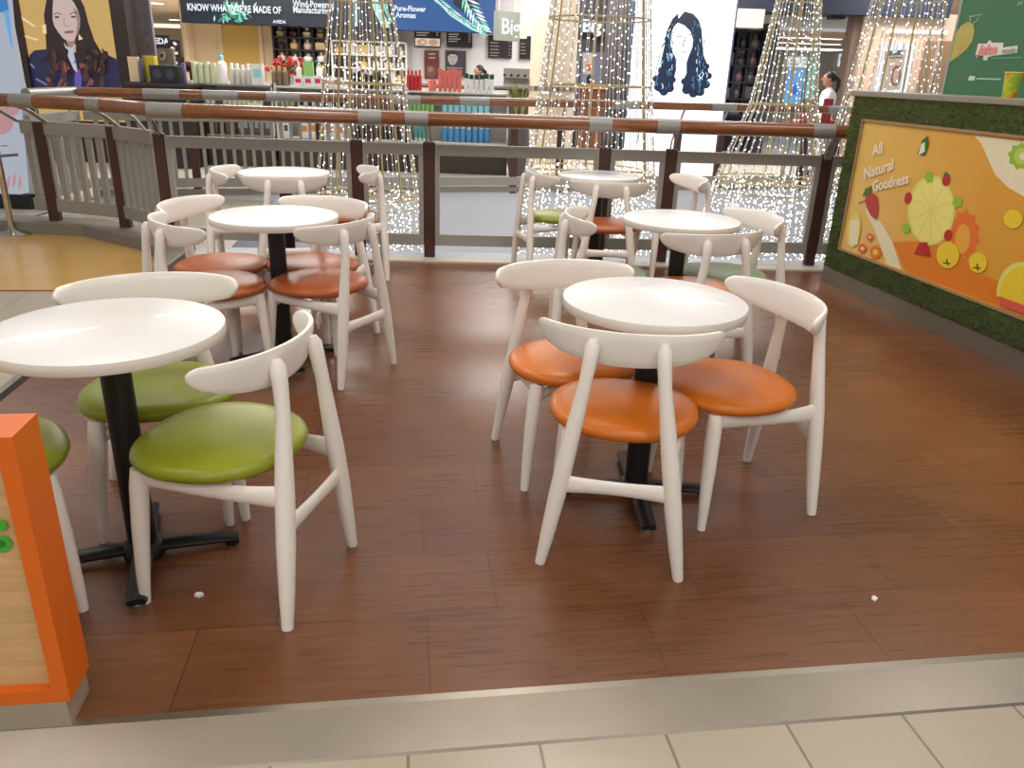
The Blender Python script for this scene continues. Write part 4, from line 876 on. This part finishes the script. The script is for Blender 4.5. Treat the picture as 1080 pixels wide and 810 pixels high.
# pillar, brown cabinet, slate column
PIL = mat('beige_pillar', (206, 192, 172), .6, var=.04, vscale=4)
PY = 13.4; b = MB(); x0, x1 = at_y(559, 75, PY).x, at_y(609, 75, PY).x
b.lathe([((x1-x0)/2, .0), ((x1-x0)/2, 3.5)], PIL, ((x0+x1)/2, PY+(x1-x0)/2, .012), 40); struct(b, 'pillar')
for j, yy in enumerate((94, 106.5)):
    z = at_y(583, yy, PY).z; r = (x1-x0)/2; t = thing('mosaic_band', ('upper dark mosaic band around the beige pillar', 'lower dark mosaic band around the beige pillar')[j], 'band', ((x0+x1)/2, PY+r, z-.05))
    b = MB(); b.tube([((r+.004)*math.cos(2*PI*k/40), (r+.004)*math.sin(2*PI*k/40), .05) for k in range(40)], (.05, .004), PIL, 8, closed=True, up=(0, 0, 1)); b.build('band', t)
    b = MB()
    for k in range(40):
        an = PI+PI*k/40; c = Vector(((r+.008)*math.cos(an), (r+.008)*math.sin(an), .05)); b.box(c, (.045, .03, .07), rg.choice([mat('mosaic_brown', (120, 78, 62), .5), mat('mosaic_dark', (60, 48, 46), .5), mat('mosaic_grey', (140, 130, 120), .5)]), Matrix.Rotation(an+PI/2, 3, 'Z'))
    b.build('mosaic', t)
SLATE = mat('slate_column', (82, 80, 84), .5, var=.1, vscale=3)
b = MB(); pxbox(b, 641, -80, 667, 165, 15.9, .6, SLATE); struct(b, 'wall_slate')
b = MB(); pxbox(b, 606, -80, 645, 170, 16.93, .04, mat('recess_painted_dark', (58, 56, 66), .7)); struct(b, 'wall_recess')  # flat panel on the wall; the doorway's darkness is painted, not built
xa, xb = at_y(611, 110, 15.2).x, at_y(637, 110, 15.2).x; zt = at_y(622, 92, 15.2).z
kc = thing('cabinet', 'brown wood cabinet between the beige pillar and the slate column', 'cabinet', ((xa+xb)/2, 15.2, .012)); BRW = mat('brown_cabinet', (110, 66, 48), .45, var=.15, vscale=4)
b = MB(); b.box((0, .25, zt/2), (xb-xa, .5, zt-.05), BRW); b.build('body', kc); b = MB(); b.box((0, .24, zt-.018), (xb-xa+.06, .56, .04), mat('orange_top', (206, 150, 96), .4)); b.build('countertop', kc)
for k in range(2): b = MB(); b.box((-(xb-xa)/4+(xb-xa)/2*k, -.008, zt/2), ((xb-xa)/2-.02, .02, zt-.14), BRW); b.build('door', kc, bevel=.004)
def bg(A): A.p([(615, 56), (626, 56), (626, 78), (615, 78)], emit('poster_cream', (236, 210, 190), .8)); A.p([(618, 68), (623, 68), (623, 75), (618, 75)], emit('poster_orange', (214, 110, 80), .8)); A.p(ell(622, 84, 4, 5), emit('poster_ink', (46, 54, 80), .6))
board('poster', 'pale poster with an orange square above the brown cabinet', 'poster', 613, 638, 55, 91, 16.86, emit('poster_blue_grey', (150, 156, 180), .6), [], ML, bg)
ns = Plane((0, 16.8), (1, 0)); no = ns.w(*ns.hit(626, 34)); nsg = thing('shop_sign', 'glowing white shop letters above the brown cabinet', 'sign', no)
o = text('Big', ns, ns.hit(614, 33)[0], ns.hit(614, 33)[1], .3, SW, nsg, bold=.012, depth=.05)
for v in o.data.vertices: v.co -= no
b = MB(); b.box((0, .06, -.02), (.62, .05, .05), FB); b.build('rail', nsg)
# glowing white screen with drawn woman
TY = 15.5; tp = YP(TY); a_, c_ = at_y(664, 85, TY).x, at_y(767, 85, TY).x; tz = at_y(715, 160, TY).z
to = Vector(((a_+c_)/2, TY, .012)); tt = thing('light_box', 'tall glowing white light box with a blue drawing of a woman with long curls', 'sign', to)
EWH = emit('glow_white', (250, 252, 255), 1.6); EC = emit('glow_pale_blue', (206, 232, 250), 1.3); ENV = emit('glow_navy', (24, 54, 96), .55); EMB = emit('glow_mid_blue', (88, 150, 196), .9); ELN = emit('glow_line', (96, 130, 156), .8)
b = MB(); b.box((0, .13, 1.7), (c_-a_+.06, .24, 3.36), mat('lightbox_case', (60, 76, 104), .4)); b.build('case', tt)
a = WArt(Plane((0, TY-.0), (1, 0)), to, base=.0, step=.0025)
zb_ = max(tz, .05)
L = [Vector((a_, TY-.001, zb_)), Vector((c_, TY-.001, zb_)), Vector((c_, TY-.001, 3.34)), Vector((a_, TY-.001, 3.34))]
a.b.add(L, [(0, 1, 2, 3)], EWH)
hair = [(722, 12), (731, 14.5), (737, 21), (740, 31), (741, 45), (742, 58), (746, 68), (747.5, 78), (746, 88), (742, 96), (737, 100), (730, 99), (723, 99), (720, 92), (721, 84), (724, 77), (724, 66), (726, 60), (730, 50), (731, 42), (728, 33), (722, 27), (715, 24.5), (711, 29), (708, 38), (707, 47), (711, 58), (713.5, 63), (713, 74), (711, 82), (710, 93), (704, 98), (697, 98.5), (691, 95), (690, 88), (694, 79), (697, 70), (698, 60), (701, 47), (703, 33), (709, 20), (715, 14)]
c0 = (716, 60)
# curls are fans of bent strands
a.p(hair[:21]+[(728, 33), (715, 24), (712, 24)], ENV); a.p([(715, 14), (709, 20), (703, 33), (701, 47), (698, 60), (697, 70), (694, 79), (690, 88), (691, 95), (697, 98.5), (704, 98), (710, 93), (711, 82), (713, 74), (713.5, 63), (710, 56), (707, 47), (708, 38), (711, 29), (716, 23)], ENV)
a.p([(715, 24), (722, 27), (728, 33), (731, 42), (729, 52), (724, 61), (718, 64), (713, 60), (709, 52), (707, 44), (708, 35), (711, 28)], EWH)
for cx_, cy_, r_ in ((694, 92, 4.5), (700, 97, 4.5), (706, 93, 5), (692, 83, 4), (709, 84, 4), (697, 74, 3.5), (724, 95, 5), (731, 99, 4.5), (738, 97, 5), (744, 89, 5), (747, 80, 4), (722, 86, 4), (745, 70, 3.5)): a.p(ell(cx_, cy_, r_, r_*.9, 0, 12), ENV, new=False)
for k in range(90):
    sd = rg.choice((0, 1)); y = rg.uniform(20, 95); x = (rg.uniform(732, 744) if y > 40 else rg.uniform(722, 738)) if sd else (rg.uniform(693, 709) if y > 60 else rg.uniform(703, 707))
    if y > 70: x += rg.uniform(-2, 0) if not sd else rg.uniform(-6, 1)
    l = rg.uniform(2, 6); cv = rg.uniform(-2.5, 2.5); pts = [(x, y), (x+cv, y+l*.5), (x+cv*.3, y+l)]
    a.line(pts, rg.uniform(.4, 1.0), rg.choice([EMB, EC, EMB]))
for pts in (((709, 40), (712, 39), (714, 40)), ((721, 38.5), (724, 37.5), (727, 38.5)), ((714, 55), (716.5, 56), (718.5, 54.5)), ((717, 41), (715, 49), (716.5, 50))): a.line(list(pts), 1.0, ELN)
a.line([(704, 33), (699, 37), (696, 43), (698, 44), (695, 48), (693, 51)], 1.2, ENV); a.line([(692, 57), (688, 72), (686, 82)], .8, ELN); a.line([(694, 59), (690, 74), (687, 90)], .8, EMB); a.line([(684, 86), (680, 98), (678, 104)], .8, ELN)
for pts in (((676, 112), (681, 116), (678, 121)), ((682, 110), (680, 118)), ((671, 125), (669, 140), (668, 150)), ((675, 122), (672, 134))): a.line(list(pts), .9, EMB)
a.build('picture', tt)
# ------------------------------------------------------------------ right hand shops
NAVY = mat('navy_panel', (36, 42, 62), .5); BGE2 = mat('pinkish_beige_wall', (214, 188, 166), .65)
b = MB(); pxbox(b, 768, -60, 1010, 15, 15.6, .8, NAVY); struct(b, 'wall_navy')
b = MB(); pxbox(b, 764, 9, 806, 29, 15.55, .5, mat('cream_bulkhead', (206, 198, 190), .6)); struct(b, 'trim_7')
b = MB(); pxbox(b, 764, 28, 804, 160, 17.0, .1, NAVY); struct(b, 'wall_bookcase')
lattice('dark bookcase shelving right of the glowing white light box', 762, 800, 33, 122, 16.4, 3, 5, NAVY, [cm('g_grey', (130, 124, 124)), cm('g_mauve', (120, 96, 104)), cm('g_dim', (92, 88, 96))], 3)
b = MB(); pxbox(b, 800, 24, 812, 170, 16.1, .4, mat('dark_jamb', (44, 42, 52), .5)); struct(b, 'trim_8')
b = MB(); pxbox(b, 888, 17, 900, 180, 15.9, .35, mat('brown_jamb', (122, 104, 94), .5)); struct(b, 'trim_9')
b = MB(); pxbox(b, 878, 15, 892, 20, 15.9, .3, FB); struct(b, 'trim_10')
b = MB(); pxbox(b, 898, 14, 1030, 190, 15.8, .3, BGE2); struct(b, 'wall_right')
b = MB(); pxbox(b, 800, 50, 900, 170, 27, .2, mat('grey_corridor_wall', (196, 194, 186), .7)); struct(b, 'wall_corridor')
b = MB(); zc_ = at_y(850, 56, 27).z; b.add([(at_y(795, 40, 16.2).x, 16.2, zc_+.05), (at_y(900, 40, 16.2).x+.4, 16.2, zc_+.05), (17, 27, zc_+.05), (5, 27, zc_+.05)], [(0, 3, 2, 1)], BGE2); struct(b, 'ceiling_corridor')
for k, Y in enumerate((18, 20.5, 24)):
    x0, x1 = at_y(812, 40, Y).x, at_y(888, 40, Y).x
    st_ = thing('strip_light', ('nearest white strip light on the corridor ceiling behind the person', 'middle white strip light on the corridor ceiling behind the person', 'farthest and widest white strip light on the corridor ceiling')[k], 'light', ((x0+x1)/2, Y, zc_))
    b = MB(); b.box((0, 0, .03), (x1-x0, .3 if k < 2 else 1.6, .04), GW); b.build('housing', st_); b = MB(); b.box((0, 0, .006), (x1-x0-.05, .2 if k < 2 else 1.4, .01), emit('strip_glow', (255, 250, 240), 2.2)); b.build('diffuser', st_)
board('glowing_screen', 'pale blue glowing panel in the shop behind the third light tree', 'screen', 829, 846, 73, 112, 26.93, emit('panel_blue', (110, 170, 226), .9), [], ML, lambda A: [A.p([(832, 100), (838, 88), (844, 100)], emit('panel_deep', (60, 120, 196), .9))])
board('banner', 'narrow teal glowing banner left of the standing person', 'banner', 853, 860, 58, 104, 26.93, emit('banner_teal', (110, 214, 196), .9), [], ML, lambda A: [A.p([(853, 58), (860, 58), (860, 66), (853, 70)], emit('banner_green', (40, 150, 130), .8))])
board('shop_sign', 'white sign with blurry grey letters above the pale blue panel', 'sign', 831, 851, 60, 71, 26.93, emit('sign_white', (230, 236, 240), .9), [63.5, 67.5], emit('sign_ink', (96, 110, 130), .7))
board('shop_sign', 'narrow pale sign with a blue mark near the brown door jamb', 'sign', 885, 890, 57, 70, 26.93, emit('sign_pale', (216, 226, 226), .9), [], ML, lambda A: [A.p(ell(887.5, 63, 1.4, 4), emit('sign_blue', (60, 110, 160), .8))])
def rightad(A):
    A.p([(933, 54), (956, 52), (949, 95), (929, 95)], emit('ad_cream', (222, 200, 176), .8)); A.p(ell(945, 80, 5, 11, .15), emit('ad_brown', (140, 96, 76), .7)); A.p(ell(945, 80, 3.4, 8.5, .15), emit('ad_skin', (226, 186, 160), .8)); A.line([(938, 61), (952, 60.5)], 1.6, emit('sign_ink', (96, 110, 130), .7)); A.p([(937, 54), (951, 53), (950, 58), (937, 59)], emit('ad_grey', (120, 120, 124), .7))
board('poster', 'white framed lit poster on the beige wall behind the rightmost light tree', 'poster', 927, 961, 46, 98, 15.7, emit('ad_white', (236, 242, 250), 1.1), [], ML, rightad)
for k, (x0, x1) in enumerate(((968, 978), (984, 995))):
    b = MB(); pxbox(b, x0, 43, x1, 150, 15.7, .1, mat('brown_wall_panel', (140, 112, 84), .5)); struct(b, 'trim_%d' % (11+k))
x0, x1 = at_y(940, 34, 15.6).x, at_y(1003, 34, 15.6).x; b = MB(); b.box((0, 0, 0), (x1-x0, .06, .05), emit('strip_glow', (255, 250, 240), 2.2)); o = b.build('wall_light'); o.location = ((x0+x1)/2, 15.76, at_y(970, 33, 15.6).z); tag(o, 'thin white light line high on the beige wall by the green board', 'light')
# ------------------------------------------------------------------ left gallery: portrait advert and neighbours
AY = 11.6; ap = YP(AY); ax0, ax1 = (ap.hit(19, 0)[0]+ap.hit(33, 95)[0])/2, (ap.hit(115, 0)[0]+ap.hit(127, 90)[0])/2
ao = Vector(((ax0+ax1)/2, AY, .012)); ad = thing('portrait_advert', 'large lit advert of a dark haired woman on gold in a black frame', 'advert', ao)
b = MB(); wdt = ax1-ax0; BF = mat('advert_frame', (44, 30, 28), .5)
for x, w_ in ((-wdt/2-.13, .26), (wdt/2+.1, .2)): b.box((x, .1, 1.7), (w_, .22, 3.4), BF)
b.box((0, .1, .28), (wdt, .22, .56), BF); b.build('frame', ad)
GO = emit('ad_gold', (222, 182, 110), .75)
b = MB(); b.box((0, .1, 1.98), (wdt, .1, 2.84), GO); b.build('light_panel', ad)
a = WArt(Plane((0, AY+.05), (1, 0)), ao, base=.001, step=.0016)
HR1 = emit('ad_hair', (52, 36, 38), .7); HR2 = emit('ad_hair_copper', (140, 84, 74), .75); HR3 = emit('ad_hair_brown', (88, 58, 54), .7); FC = emit('ad_face', (216, 192, 184), .8); FS = emit('ad_face_shade', (176, 140, 136), .75); JK = emit('ad_jacket', (48, 46, 84), .7); LP_ = emit('ad_lips', (176, 116, 118), .75); SHW = emit('ad_shirt', (206, 206, 226), .8); VIO = emit('ad_violet', (110, 92, 180), .75); HIL = emit('ad_gold_glint', (246, 222, 170), .85)
def q8(pts): return [(x*140/1080, y*105/810) for x, y in pts]
a.p(q8([(160, 120), (290, 210), (285, 225), (165, 150)]), HIL); a.p(q8([(180, 280), (312, 318), (310, 332), (190, 300)]), HIL)
a.p(q8([(262, 740), (235, 560), (240, 450), (280, 410), (380, 400), (500, 420), (640, 430), (840, 430), (950, 480), (970, 600), (985, 740)]), JK)
a.p(q8([(440, -80), (380, 0), (360, 120), (372, 260), (380, 400), (395, 470), (420, 560), (520, 600), (620, 620), (560, 480), (540, 380), (620, 360), (620, 480), (650, 600), (760, 640), (870, 600), (880, 500), (830, 430), (770, 330), (720, 180), (690, 60), (640, -40), (560, -90)]), HR1)
a.p(q8([(520, 340), (560, 400), (610, 350), (600, 420), (640, 610), (600, 560), (560, 470)]), SHW); a.p(q8([(535, 320), (560, 380), (590, 390), (620, 330)]), FS)
a.p(q8([(440, -40), (432, 60), (432, 160), (445, 210), (480, 265), (520, 315), (570, 338), (610, 328), (640, 270), (655, 210), (656, 150), (640, 90), (610, 30), (560, -40), (500, -60)]), FC)
a.p(q8([(600, 60), (640, 90), (656, 150), (655, 210), (640, 270), (610, 328), (628, 250), (632, 180)]), FS)
a.line(q8([(440, 120), (470, 105), (505, 118)]), .8, HR1); a.line(q8([(570, 118), (605, 100), (630, 110)]), .8, HR1); a.p(ell(470*.1296, 140*.1296, 2.6, 1.1), HR3); a.p(ell(604*.1296, 138*.1296, 2.5, 1.0), HR3)
a.line(q8([(530, 140), (528, 200), (545, 216), (575, 208)]), .7, FS); a.p(ell(572*.1296, 262*.1296, 5.4, 1.6, -.08), LP_); a.line(q8([(530, 262), (572, 262), (614, 256)]), .4, HR3)
for k in range(46):
    sd = k % 2; x = rg.uniform(380, 560) if not sd else rg.uniform(680, 880); y = rg.uniform(380, 700)
    w_ = rg.uniform(10, 34); l = rg.uniform(40, 130); cv = rg.uniform(-40, 40); a.p(q8([(x, y), (x+w_, y+l*.2), (x+w_+cv, y+l*.7), (x+cv, y+l), (x-w_*.5+cv*.6, y+l*.5)]), rg.choice([HR2, HR3, HR1, HR2] if y > 480 else [HR3, HR1, HR3]))
a.p(q8([(640, 600), (680, 560), (700, 640), (690, 720), (640, 720)]), VIO); a.p(q8([(380, 210), (410, 200), (416, 280), (385, 270)]), HIL); a.p(q8([(676, 280), (710, 320), (674, 330)]), HIL)
for pts in (((285, 520), (320, 555)), ((330, 640), (420, 690)), ((650, 480), (640, 520))): a.line(q8(pts), 1.6, emit('ad_sheen', (130, 140, 190), .75))
a.build('portrait', ad)
b = MB(); pxbox(b, 128, -60, 157, 63, 12.0, .06, mat('purple_grey_stucco', (112, 106, 116), .9, bump=1.0, bscale=14, var=.2, vscale=10)); struct(b, 'wall_stucco')
DK_ = mat('dark_kiosk', (40, 32, 30), .5)
xa, xb = at_y(133, 100, 11.2).x, at_y(200, 100, 11.2).x; kz = at_y(165, 87.5, 11.2).z
kk = thing('shop_counter', 'dark counter under the stucco pillar with boxes and a speaker on top', 'counter', ((xa+xb)/2, 11.2, .012)); b = MB(); b.box((0, .3, kz/2-.02), (xb-xa-.06, .54, kz-.05), DK_); b.build('body', kk); b = MB(); b.box((0, .3, kz-.03), (xb-xa, .6, .036), mat('kiosk_top', (58, 48, 44), .35)); b.build('countertop', kk)
def kbox(name, label, cat, x0, x1, y0, dy, m, extra=None, dpt=.12):
    a0, a1 = at_y(x0, 75, 11.2+dy).x, at_y(x1, 75, 11.2+dy).x; h = at_y((x0+x1)/2, y0, 11.2+dy).z-kz
    b = MB(); b.box((0, 0, h/2), (a1-a0, dpt, h), m); o = b.build(name, bevel=.006); o.location = ((a0+a1)/2, 11.2+dy, kz+.001); return tag(o, label, cat), a1-a0, h
kbox('product_box', 'tall cream product box at the left end of the dark counter', 'box', 138, 148, 60, .2, cm('cream_box', (206, 186, 150)))
bottle_k = lambda px, c, lab, hh, rr: None
for px, c, lab, hpx, wpx in ((150.5, (66, 70, 96), 'slim dark blue bottle between the cream box and yellow box', 28, 4), (194.5, (96, 76, 120), 'slim purple bottle right of the black speaker on the dark counter', 25, 4.5)):
    q = at_y(px, 80, 11.35); k_ = 11/830; b = MB(); r, h = wpx*k_/2, hpx*k_; b.lathe([(r, 0), (r, h*.75), (r*.5, h*.8)], cm('k%d' % int(px), c), seg=12); b.lathe([(r*.6, h*.79), (r*.6, h)], bk, seg=10); o = b.build('hair_bottle'); o.location = (q.x, 11.35, kz+.001); tag(o, lab, 'bottle')
kbox('product_box', 'yellow product box left of the black speaker', 'box', 154, 166, 59, .25, cm('yellow_box', (190, 172, 60)))
sp_, w_, h_ = kbox('speaker', 'black speaker with curved shoulders on the dark counter', 'speaker', 161, 191, 69, .18, mat('speaker_black', (30, 32, 40), .4), dpt=.22)
b = MB(); 
for k in range(2): b.tube([(-w_*.22+k*w_*.44, -.112, h_*.5), (-w_*.22+k*w_*.44, -.118, h_*.5)], .06, mat('speaker_cone', (58, 62, 72), .6), 16)
b.build('cone', sp_)
t = board('poster', 'small portrait card standing behind the black speaker', 'poster', 166, 183, 51, 70, 11.7, mat('card_grey', (110, 102, 92), .5), [], ML, lambda A: [A.p(ell(172, 59, 3.6, 5), mat('card_face', (160, 146, 130), .5)), A.p(ell(170.5, 58.5, 1.8, 2.2), FB)])
b = MB(); b.box((0, .06, -(t.location.z-kz)/2), (.04, .02, t.location.z-kz), FB); b.build('foot', t)
bo = board('shop_sign', 'dark sign reading EDA behind the stucco pillar', 'sign', 160, 179, 37, 62, 15.6, mat('sign_dark', (44, 46, 58), .5), [], ML, None)
pl_ = Plane((0, 15.58), (1, 0)); o = text('EDA', pl_, pl_.hit(163, 46)[0], pl_.hit(163, 46)[1], .14, SW, bo, bold=.003)
for v in o.data.vertices: v.co -= bo.location
board('banner', 'narrow banner with black and white leaf pattern left of the beige wall', 'banner', 179, 191, 42, 84, 15.4, mat('banner_black', (40, 36, 40), .5), [], ML, lambda A: [A.p(ell(185+rg.uniform(-3, 3), 46+k*5, 2.6, 1.6, rg.uniform(0, 3)), mat('banner_white', (226, 222, 220), .5)) for k in range(8)])
b = MB(); pxbox(b, 110, -40, 196, 140, 24, .2, mat('far_left_wall', (206, 178, 142), .7)); struct(b, 'wall_far')
b = MB(); z_ = at_y(175, 26, 23).z; b.add([(-13, 13, z_), (at_y(189, 15, 13).x, 13, z_), (at_y(189, 15, 24).x, 24, z_), (-15, 24, z_)], [(0, 3, 2, 1)], BEIGE); struct(b, 'ceiling_left')
for k, (px, py) in enumerate(((164, 2), (184, 20))):
    d = ray(px, py); q = CP+d*((z_-H)/d.z) if d.z > 0 else None
    if q: 
        t = thing('downlight', ('round white downlight higher on the tan ceiling at left', 'round white downlight lower on the tan ceiling at left')[k], 'light', (q.x, q.y, z_)); b = MB(); b.lathe([(.16, -.02), (.16, 0)], GW, seg=20); b.build('ring', t); b = MB(); b.lathe([(.12, -.024), (.12, -.02)], emit('down_glow', (255, 250, 240), 4), seg=20); b.build('diffuser', t)
b = MB(); pxbox(b, 152, 15, 192, 29, 22.5, .2, emit('cove_glow', (255, 244, 224), 1.1)); struct(b, 'trim_13')
# ------------------------------------------------------------------ people
SKIN = mat('skin_tan', (176, 128, 100), .55); HAIR = mat('hair_black', (26, 22, 24), .5)
def person(name, label, loc, rz, shirt, sleeve, trouser, pose, scale=1):
    t = thing(name, label, 'person', loc, rz)
    me = bpy.data.meshes.new('body'); V = []; E = []; Rr = []
    def v(p, r, par=None):
        V.append(p); Rr.append(r if isinstance(r, tuple) else (r, r)); i = len(V)-1
        if par is not None: E.append((par, i))
        return i
    pv = v((0, 0, .86), (.13, .10)); wa = v((0, 0, 1.0), (.115, .085), pv); ch = v((0, -.0, 1.18), (.14, .095), wa); sh = v((0, 0, 1.30), (.10, .07), ch); nk = v((0, .005, 1.37), .045, sh); hd0 = v((0, .02, 1.43), .055, nk)
    for sg in (-1, 1):
        hp_ = v((sg*.085, 0, .78), .085, pv); kn = v((sg*.09, .01, .44), .055, hp_); an = v((sg*.09, -.02, .075), .036, kn); ft = v((sg*.10, .12, .03), .03, an)
        sd = v((sg*.165, 0, 1.285), .05, sh); el_, wr = pose; el = v((sg*(.20), el_[1], el_[2]), .038, sd); w2 = v((sg*wr[0], wr[1], wr[2]), .026, el); pm_ = v((sg*(wr[0]-.005), wr[1]+.05, wr[2]-.01), .03, w2)
        for f in range(4):
            f0 = v((sg*(wr[0]-.03+f*.018), wr[1]+.10, wr[2]-.012), .0095, pm_); f1 = v((sg*(wr[0]-.032+f*.018), wr[1]+.135-abs(f-1.4)*.006, wr[2]-.03), .008, f0); v((sg*(wr[0]-.032+f*.018), wr[1]+.15-abs(f-1.4)*.008, wr[2]-.055), .007, f1)
        th = v((sg*(wr[0]-.05), wr[1]+.06, wr[2]-.01), .011, pm_); v((sg*(wr[0]-.062), wr[1]+.095, wr[2]-.02), .009, th)
    me.from_pydata(V, E, []); me.update(); o = bpy.data.objects.new('body', me); COL.objects.link(o); o.parent = t; me.materials.append(SKIN)
    sk = o.modifiers.new('skin', 'SKIN'); lay = me.skin_vertices[0].data if me.skin_vertices else None
    if lay is None: me.attributes; 
    for i, r in enumerate(Rr): me.skin_vertices[0].data[i].radius = r
    me.skin_vertices[0].data[0].use_root = True; sk.use_smooth_shade = True
    sd_ = o.modifiers.new('subsurf', 'SUBSURF'); sd_.levels = 1; sd_.render_levels = 2
    b = MB()   # head
    b.ball((0, .035, 1.51), (.073, .09, .105), SKIN, 16, 12); b.ball((0, .055, 1.45), (.05, .06, .05), SKIN, 12, 8); b.tube([(0, .118, 1.53), (0, .142, 1.495), (0, .12, 1.485)], [.009, .013, .010], SKIN, 8)
    for sg in (-1, 1): b.ball((sg*.073, .025, 1.50), (.012, .022, .03), SKIN, 8, 6); b.ball((sg*.03, .112, 1.525), (.014, .008, .008), mat('eye_dark', (30, 24, 22), .4), 8, 6)
    b.ball((0, .115, 1.452), (.024, .010, .008), mat('lips', (150, 88, 80), .5), 10, 6); b.build('head', t)
    b = MB(); b.ball((0, .012, 1.54), (.083, .094, .095), HAIR, 16, 10); b.tube([(0, -.07, 1.54), (0, -.12, 1.50), (0, -.125, 1.40), (0, -.10, 1.28)], [.035, .04, .034, .012], HAIR, 10); b.build('hair', t)
    b = MB()   # tunic
    b.lathe([(.185, .72), (.19, .82), (.165, .96), (.16, 1.02), (.185, 1.16), (.19, 1.24), (.15, 1.32), (.065, 1.37), (.055, 1.385)], shirt, seg=20, sy=.66); b.build('shirt', t)
    for sg in (-1, 1):
        el_, wr = pose; b = MB(); b.tube([(sg*.14, 0, 1.31), (sg*.185, el_[1]*.4, 1.23), (sg*.2, el_[1], el_[2]), (sg*(.2+wr[0])/2, (el_[1]+wr[1])/2, (el_[2]+wr[2])/2)], [.06, .068, .055, .048], sleeve, 12); b.build('sleeve', t)
        b = MB(); b.tube([(sg*.085, 0, .84), (sg*.088, .006, .6), (sg*.09, .01, .42), (sg*.09, -.015, .09)], [.10, .085, .07, .055], trouser, 12); b.build('trouser_leg', t)
        b = MB(); b.ball((sg*.098, .055, .04), (.045, .115, .042), BLACK, 12, 8); b.build('shoe', t)
    t.scale = (scale, scale, scale); return t
WSH = mat('white_shirt', (230, 228, 230), .7); MRN = mat('maroon_sleeve', (142, 44, 44), .7); DKC = mat('black_cloth', (28, 26, 30), .8)
q = at_y(872, 110, 13.2)
person('person', 'person with black ponytail in a white top standing beyond the far railing', (q.x, 13.2, .012), R_(78), WSH, WSH, WSH, ((.2, .05, 1.06), (.17, .28, 1.0)), .965)
q = at_y(506, 85, 16.0)
person('person', 'person dressed in black behind the green capped bottles, only head and shoulders showing', (q.x, 16.05, .012), R_(120), DKC, DKC, DKC, ((.2, .06, 1.06), (.16, .26, 1.02)), .92)
for k, (px, py) in enumerate(((858, 101), (875, 101))):
    Y = 12.55; q = at_y(px, py, Y); t = thing('bar_chair', ('maroon high backed chair in front of the standing person at left', 'maroon high backed chair in front of the standing person at right')[k], 'chair', (q.x, Y, .012)); m = mat('maroon_seat', (148, 44, 46), .6)
    zt = q.z-.05
    b = MB(); b.box((0, 0, zt-.16), (.15, .04, .32), m); b.build('backrest', t, bevel=.02); b = MB(); b.box((0, .16, zt-.34), (.34, .34, .06), m); b.build('seat', t, bevel=.02)
    for i, j in ((-1, 0), (1, 0), (-1, 1), (1, 1)): b = MB(); b.tube([(i*.14, .02+j*.28, zt-.34), (i*.17, -.01+j*.34, 0)], .016, DSTEEL, 8); b.build('leg', t)
#FAREND
# ------------------------------------------------------------------ lights and ceiling
def area(name, loc, size, power, col=(1, .95, .88), rot=(0, 0, 0), sy=None):
    l = bpy.data.lights.new(name, 'AREA'); l.energy = power; l.color = col; l.size = size
    if sy: l.shape = 'RECTANGLE'; l.size_y = sy
    o = bpy.data.objects.new(name, l); COL.objects.link(o); o.location = loc; o.rotation_euler = rot; return o
CEIL = mat('white_ceiling', (232, 228, 220), .8)
b = MB(); b.add([(-9, -6, 3.7), (-9, 6.6, 3.7), (9, 6.6, 3.7), (9, -6, 3.7)], [(0, 1, 2, 3)], CEIL); struct(b, 'ceiling')
b = MB(); b.add([(-10, 9.5, 3.5), (-10, 36, 3.5), (16, 36, 3.5), (16, 12.5, 3.5), (9, 12.9, 3.5), (-4.6, 8.7, 3.5)], [(0, 1, 2, 3, 4, 5)], CEIL); struct(b, 'ceiling_gallery')
for x, y, pw in ((-2.6, 1.2, 28), (.6, .6, 28), (3.4, 1.4, 22), (-2.4, 4.2, 48), (.4, 4.3, 48), (3.0, 4.6, 24), (-1, -2.2, 62), (2.4, -2.2, 50), (-3.5, -2.2, 40)):  # the rear three, behind the camera, are strengthened as unseen frontal fill
    area('area_lamp', (x, y, 3.62), 1.2, pw, (1, .955, .9))
for x, y, pw in ((-6.5, 9.5, 60), (-3.5, 12.2, 130), (0, 13.2, 140), (3.5, 13.8, 130), (7, 15, 120), (-3.6, 15.4, 130), (1, 15.4, 120), (-5.4, 14.3, 110), (3, 18, 80), (8, 19, 100), (9, 26, 130)):  # unseen area lights added to brighten the galleries and shops
    area('area_lamp', (x, y, 3.42), 1.6, pw, (1, .95, .9))
area('atrium_lamp', (0, 8.3, 5.6), 6, 170, (.93, .96, 1), sy=2.4)
area('atrium_lamp', (1, 8.3, -3.2), 6, 60, (1, .97, .94), rot=(PI/2, 0, 0), sy=1)
w = bpy.data.worlds.new('world'); scn.world = w; w.use_nodes = True
w.node_tree.nodes['Background'].inputs['Color'].default_value = (.92, .95, 1, 1); w.node_tree.nodes['Background'].inputs['Strength'].default_value = .45
scn.view_settings.view_transform = 'Standard'; scn.view_settings.look = 'None'; scn.view_settings.gamma = 1; scn.view_settings.exposure = 0
scn.view_settings.use_curve_mapping = False
